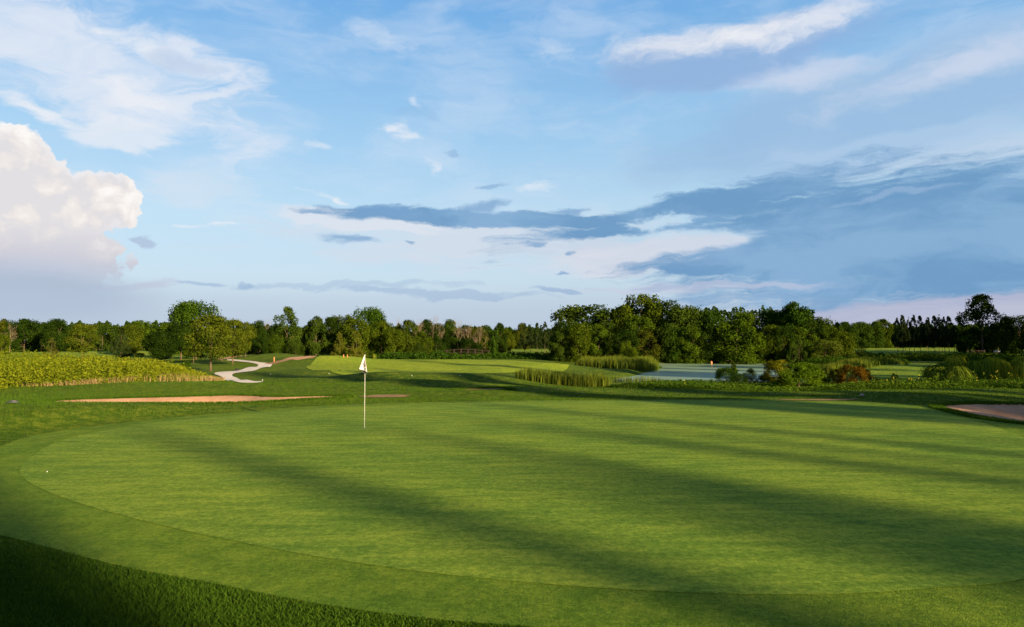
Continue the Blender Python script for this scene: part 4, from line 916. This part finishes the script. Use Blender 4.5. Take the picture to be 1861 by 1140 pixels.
for poly in ([(.50,.40),(.60,.38),(.62,.44),(.52,.46)], [(.58,.47),(.72,.45),(.74,.50),(.60,.53)], [(.44,.50),(.52,.48),(.55,.60),(.47,.62)], [(.58,.56),(.66,.55),(.68,.62),(.60,.64)], [(.72,.54),(.80,.53),(.82,.62),(.75,.63)], [(.70,.70),(.77,.69),(.79,.76),(.72,.77)], [(.47,.64),(.60,.66),(.60,.69),(.48,.67)], [(.62,.34),(.68,.33),(.69,.37),(.63,.38)]):
    ef.append([len(em)+i for i in range(4)]); em += mark(poly)
mesh_obj('emblem', em, [np.array(ef)], [M_mark], fo)
hc = tag(empty('hole_cup', (fx, fy, fz)), 'dark round hole cup at the foot of the flagstick', 'golf hole')
mb = MB(); mb.tube([(0,0,-.06),(0,0,.003)], [.054,.054], 24, cap=False); o = mb.build('liner', M_white, hc)
t = np.linspace(0, 2*math.pi, 25)[:-1]; mesh_obj('hole_shade_disc', np.c_[.060*np.cos(t), .060*np.sin(t), np.full(24, .004)], [np.arange(24)[None]], [M_black], hc)  # flat black disc painted in place of the shade inside the cup
# ------------------------------------------------------------------ footbridge
bx0, bx1, bY = pxx(800, 132), pxx(889, 132), 132.0; bz = CAMZ-(649-HY)/F*bY
br = tag(empty('footbridge', ((bx0+bx1)/2, bY, bz)), 'low dark wooden footbridge with railings in front of the middle wood', 'bridge'); hw = (bx1-bx0)/2
arch = lambda x: .35*(1-(x/hw)**2)
mb = MB(); xs = np.linspace(-hw, hw, 25)
for a, b in zip(xs[:-1], xs[1:]): mb.box((a+.02, -1.1, arch(a)-.06), (b-.02, 1.1, arch(a)+.0))
mb.build('deck', M_wood, br, False)
mb = MB()
for sy in (-1.05, 1.05): mb.tube([(x, sy, arch(x)-.22) for x in xs], .14, 4)
mb.build('beam', M_wood, br, False)
for sy in (-1.1, 1.1):
    mb = MB(); mb.tube([(x, sy, arch(x)+1.1) for x in xs], .075, 4); mb.build('handrail', M_wood, br, False)
    mb = MB(); mb.tube([(x, sy, arch(x)+.62) for x in xs], .045, 4); mb.build('middle_rail', M_wood, br, False)
    for x in np.linspace(-hw, hw, 8):
        mb = MB(); mb.box((x-.07, sy-.07, arch(x)-.6), (x+.07, sy+.07, arch(x)+1.25)); mb.build('post', M_wood, br, False)
# ------------------------------------------------------------------ small things
def ball(name, px, py, r, m, label, cat, group=None, sq=1.0, dz=0):
    x, y, z = hit(px, py); g = np.random.default_rng(int(px)); V = []; n = 12
    for j in range(n+1):
        for i in range(16):
            th = math.pi*j/n; p = 2*math.pi*i/16; V.append((r*math.sin(th)*math.cos(p), r*math.sin(th)*math.sin(p), r*sq*math.cos(th)))
    Q = [(j*16+i, (j+1)*16+i, (j+1)*16+(i+1) % 16, j*16+(i+1) % 16) for j in range(n) for i in range(16)]
    o = mesh_obj(name, V, [np.array(Q)], [m], smooth=True); o.location = (x, y, z+r*sq*.9+dz+.012); return tag(o, label, cat, group)
for px, py, lb in ((493,681,'white ball on the shaded grass right of the near path bend'),(478.5,692,'white ball at the near tip of the pale path'),(599,680,'white ball on the sunlit strip left of the flag'),(749,684,'white ball right of the flag, near the dark mound'),(836,684,'faint white ball furthest right on the sunlit strip')):
    ball('golf_ball', px, py, .036, M_white, lb, 'ball', 'white balls on the grass beyond the green')
ball('golf_ball', 93, 857, .011, M_white, 'white ball lying at the left edge of the putting green', 'ball')
ball('black_marker', 432, 674.5, .16, M_black, 'small black rounded box beside the pale path bend', 'utility box', sq=.8)
ball('black_marker', 660, 680, .16, M_black, 'small flat black disc on the grass just left of the flagstick', 'marker', sq=.35)
ball('pale_rock', 1564, 721.5, .09, M_stone, 'pale rock at the front edge of the meadow plants, right of centre', 'rock', sq=.75)
def postthing(name, px, py, w, h, m, label, cat):
    x, y, z = hit(px, py); mb = MB(); mb.tube([(0,0,-.1),(0,0,h*.96),(0,0,h)], [w/2,w/2*.92,w/2*.6], 8); o = mb.build(name, m); o.location = (x, y, z); return tag(o, label, cat)
postthing('wooden_post', 499, 658, .16, .62, M_orange, 'short orange-brown wooden post beside the upper bend of the path', 'post')
x, y = pxx(1292, 118), 118.0; mb = MB(); mb.tube([(0,0,-.7),(0,0,.42),(0,0,.5)], [.17,.17,.12], 10); o = mb.build('pond_post', M_orange); o.location = (x, y, WATER_Z); tag(o, 'short pale orange post standing in the far side of the pond', 'post')
for px, lb in ((625,'thin orange stake between the two cedars'),(632,'thin orange stake at the foot of the right cedar')): postthing('orange_stake', px, 650.5, .12, .42, M_orange, lb, 'stake')
fe = tag(empty('rail_fence', (pxx(1772, 190), 190, gz(pxx(1772, 190), 190))), 'short dark rail fence left of the large open tree at the right', 'fence')
for i in range(4):
    mb = MB(); mb.box((-2.4+i*1.6-.08, -.08, -.1), (-2.4+i*1.6+.08, .08, 1.5)); mb.build('post', M_wood, fe, False)
for z in (.6, 1.2):
    mb = MB(); mb.box((-2.6, -.14, z-.06), (2.6, -.09, z+.06)); mb.build('rail', M_wood, fe, False)
bn = tag(empty('tee_bench', (pxx(1812, 170), 170, gz(pxx(1812, 170), 170)+.5)), 'small red and white bench far off under the large open tree', 'bench')
mb = MB(); mb.box((-.8,-.2,.42), (.8,.2,.5)); mb.build('seat', M_red, bn, False)
mb = MB(); mb.box((-.8,.2,.55), (.8,.26,1.0)); mb.build('backrest', M_white, bn, False)
for sx in (-.65, .65): mb = MB(); mb.box((sx-.06,-.18,-.6), (sx+.06,.24,.42)); mb.build('leg', M_white, bn, False)
x, y, z = hit(27, 733); mb = MB(); mb.box((-.16,-.08,0), (.16,.08,.03)); mb.box((-.06,-.05,.03), (.1,.05,.07)); o = mb.build('sprinkler_cover', M_grey, smooth=False); o.location = (x, y, z+.03); o.rotation_euler[2] = .3; tag(o, 'small flat grey cover lying in the rough at the far left', 'cover')
def leafbit(px, py, s, rz, lb):
    x, y = flat(px, py); V = [(-s,0,.002),(0,-s*.4,.006),(s,0,.004),(0,s*.45,.008)]; V2 = [(a, b, c+.002) for a, b, c in V]
    o = mesh_obj('fallen_leaf', V+V2, [np.array([[0,1,2,3],[7,6,5,4],[0,1,5,4],[1,2,6,5],[2,3,7,6],[3,0,4,7]])], [M_straw]); o.location = (x, y, gz(x, y)+.014); o.rotation_euler[2] = rz
    tag(o, lb, 'leaf', 'fallen leaves on the near part of the green')
for a in ((974,1027,.016,.3,'largest pale fallen leaf near the front edge of the green'),(933,1024,.010,1.2,'small pale leaf left of the largest fallen leaf'),(895,991,.009,2.0,'tiny pale leaf highest of the three fallen leaves')): leafbit(*a)
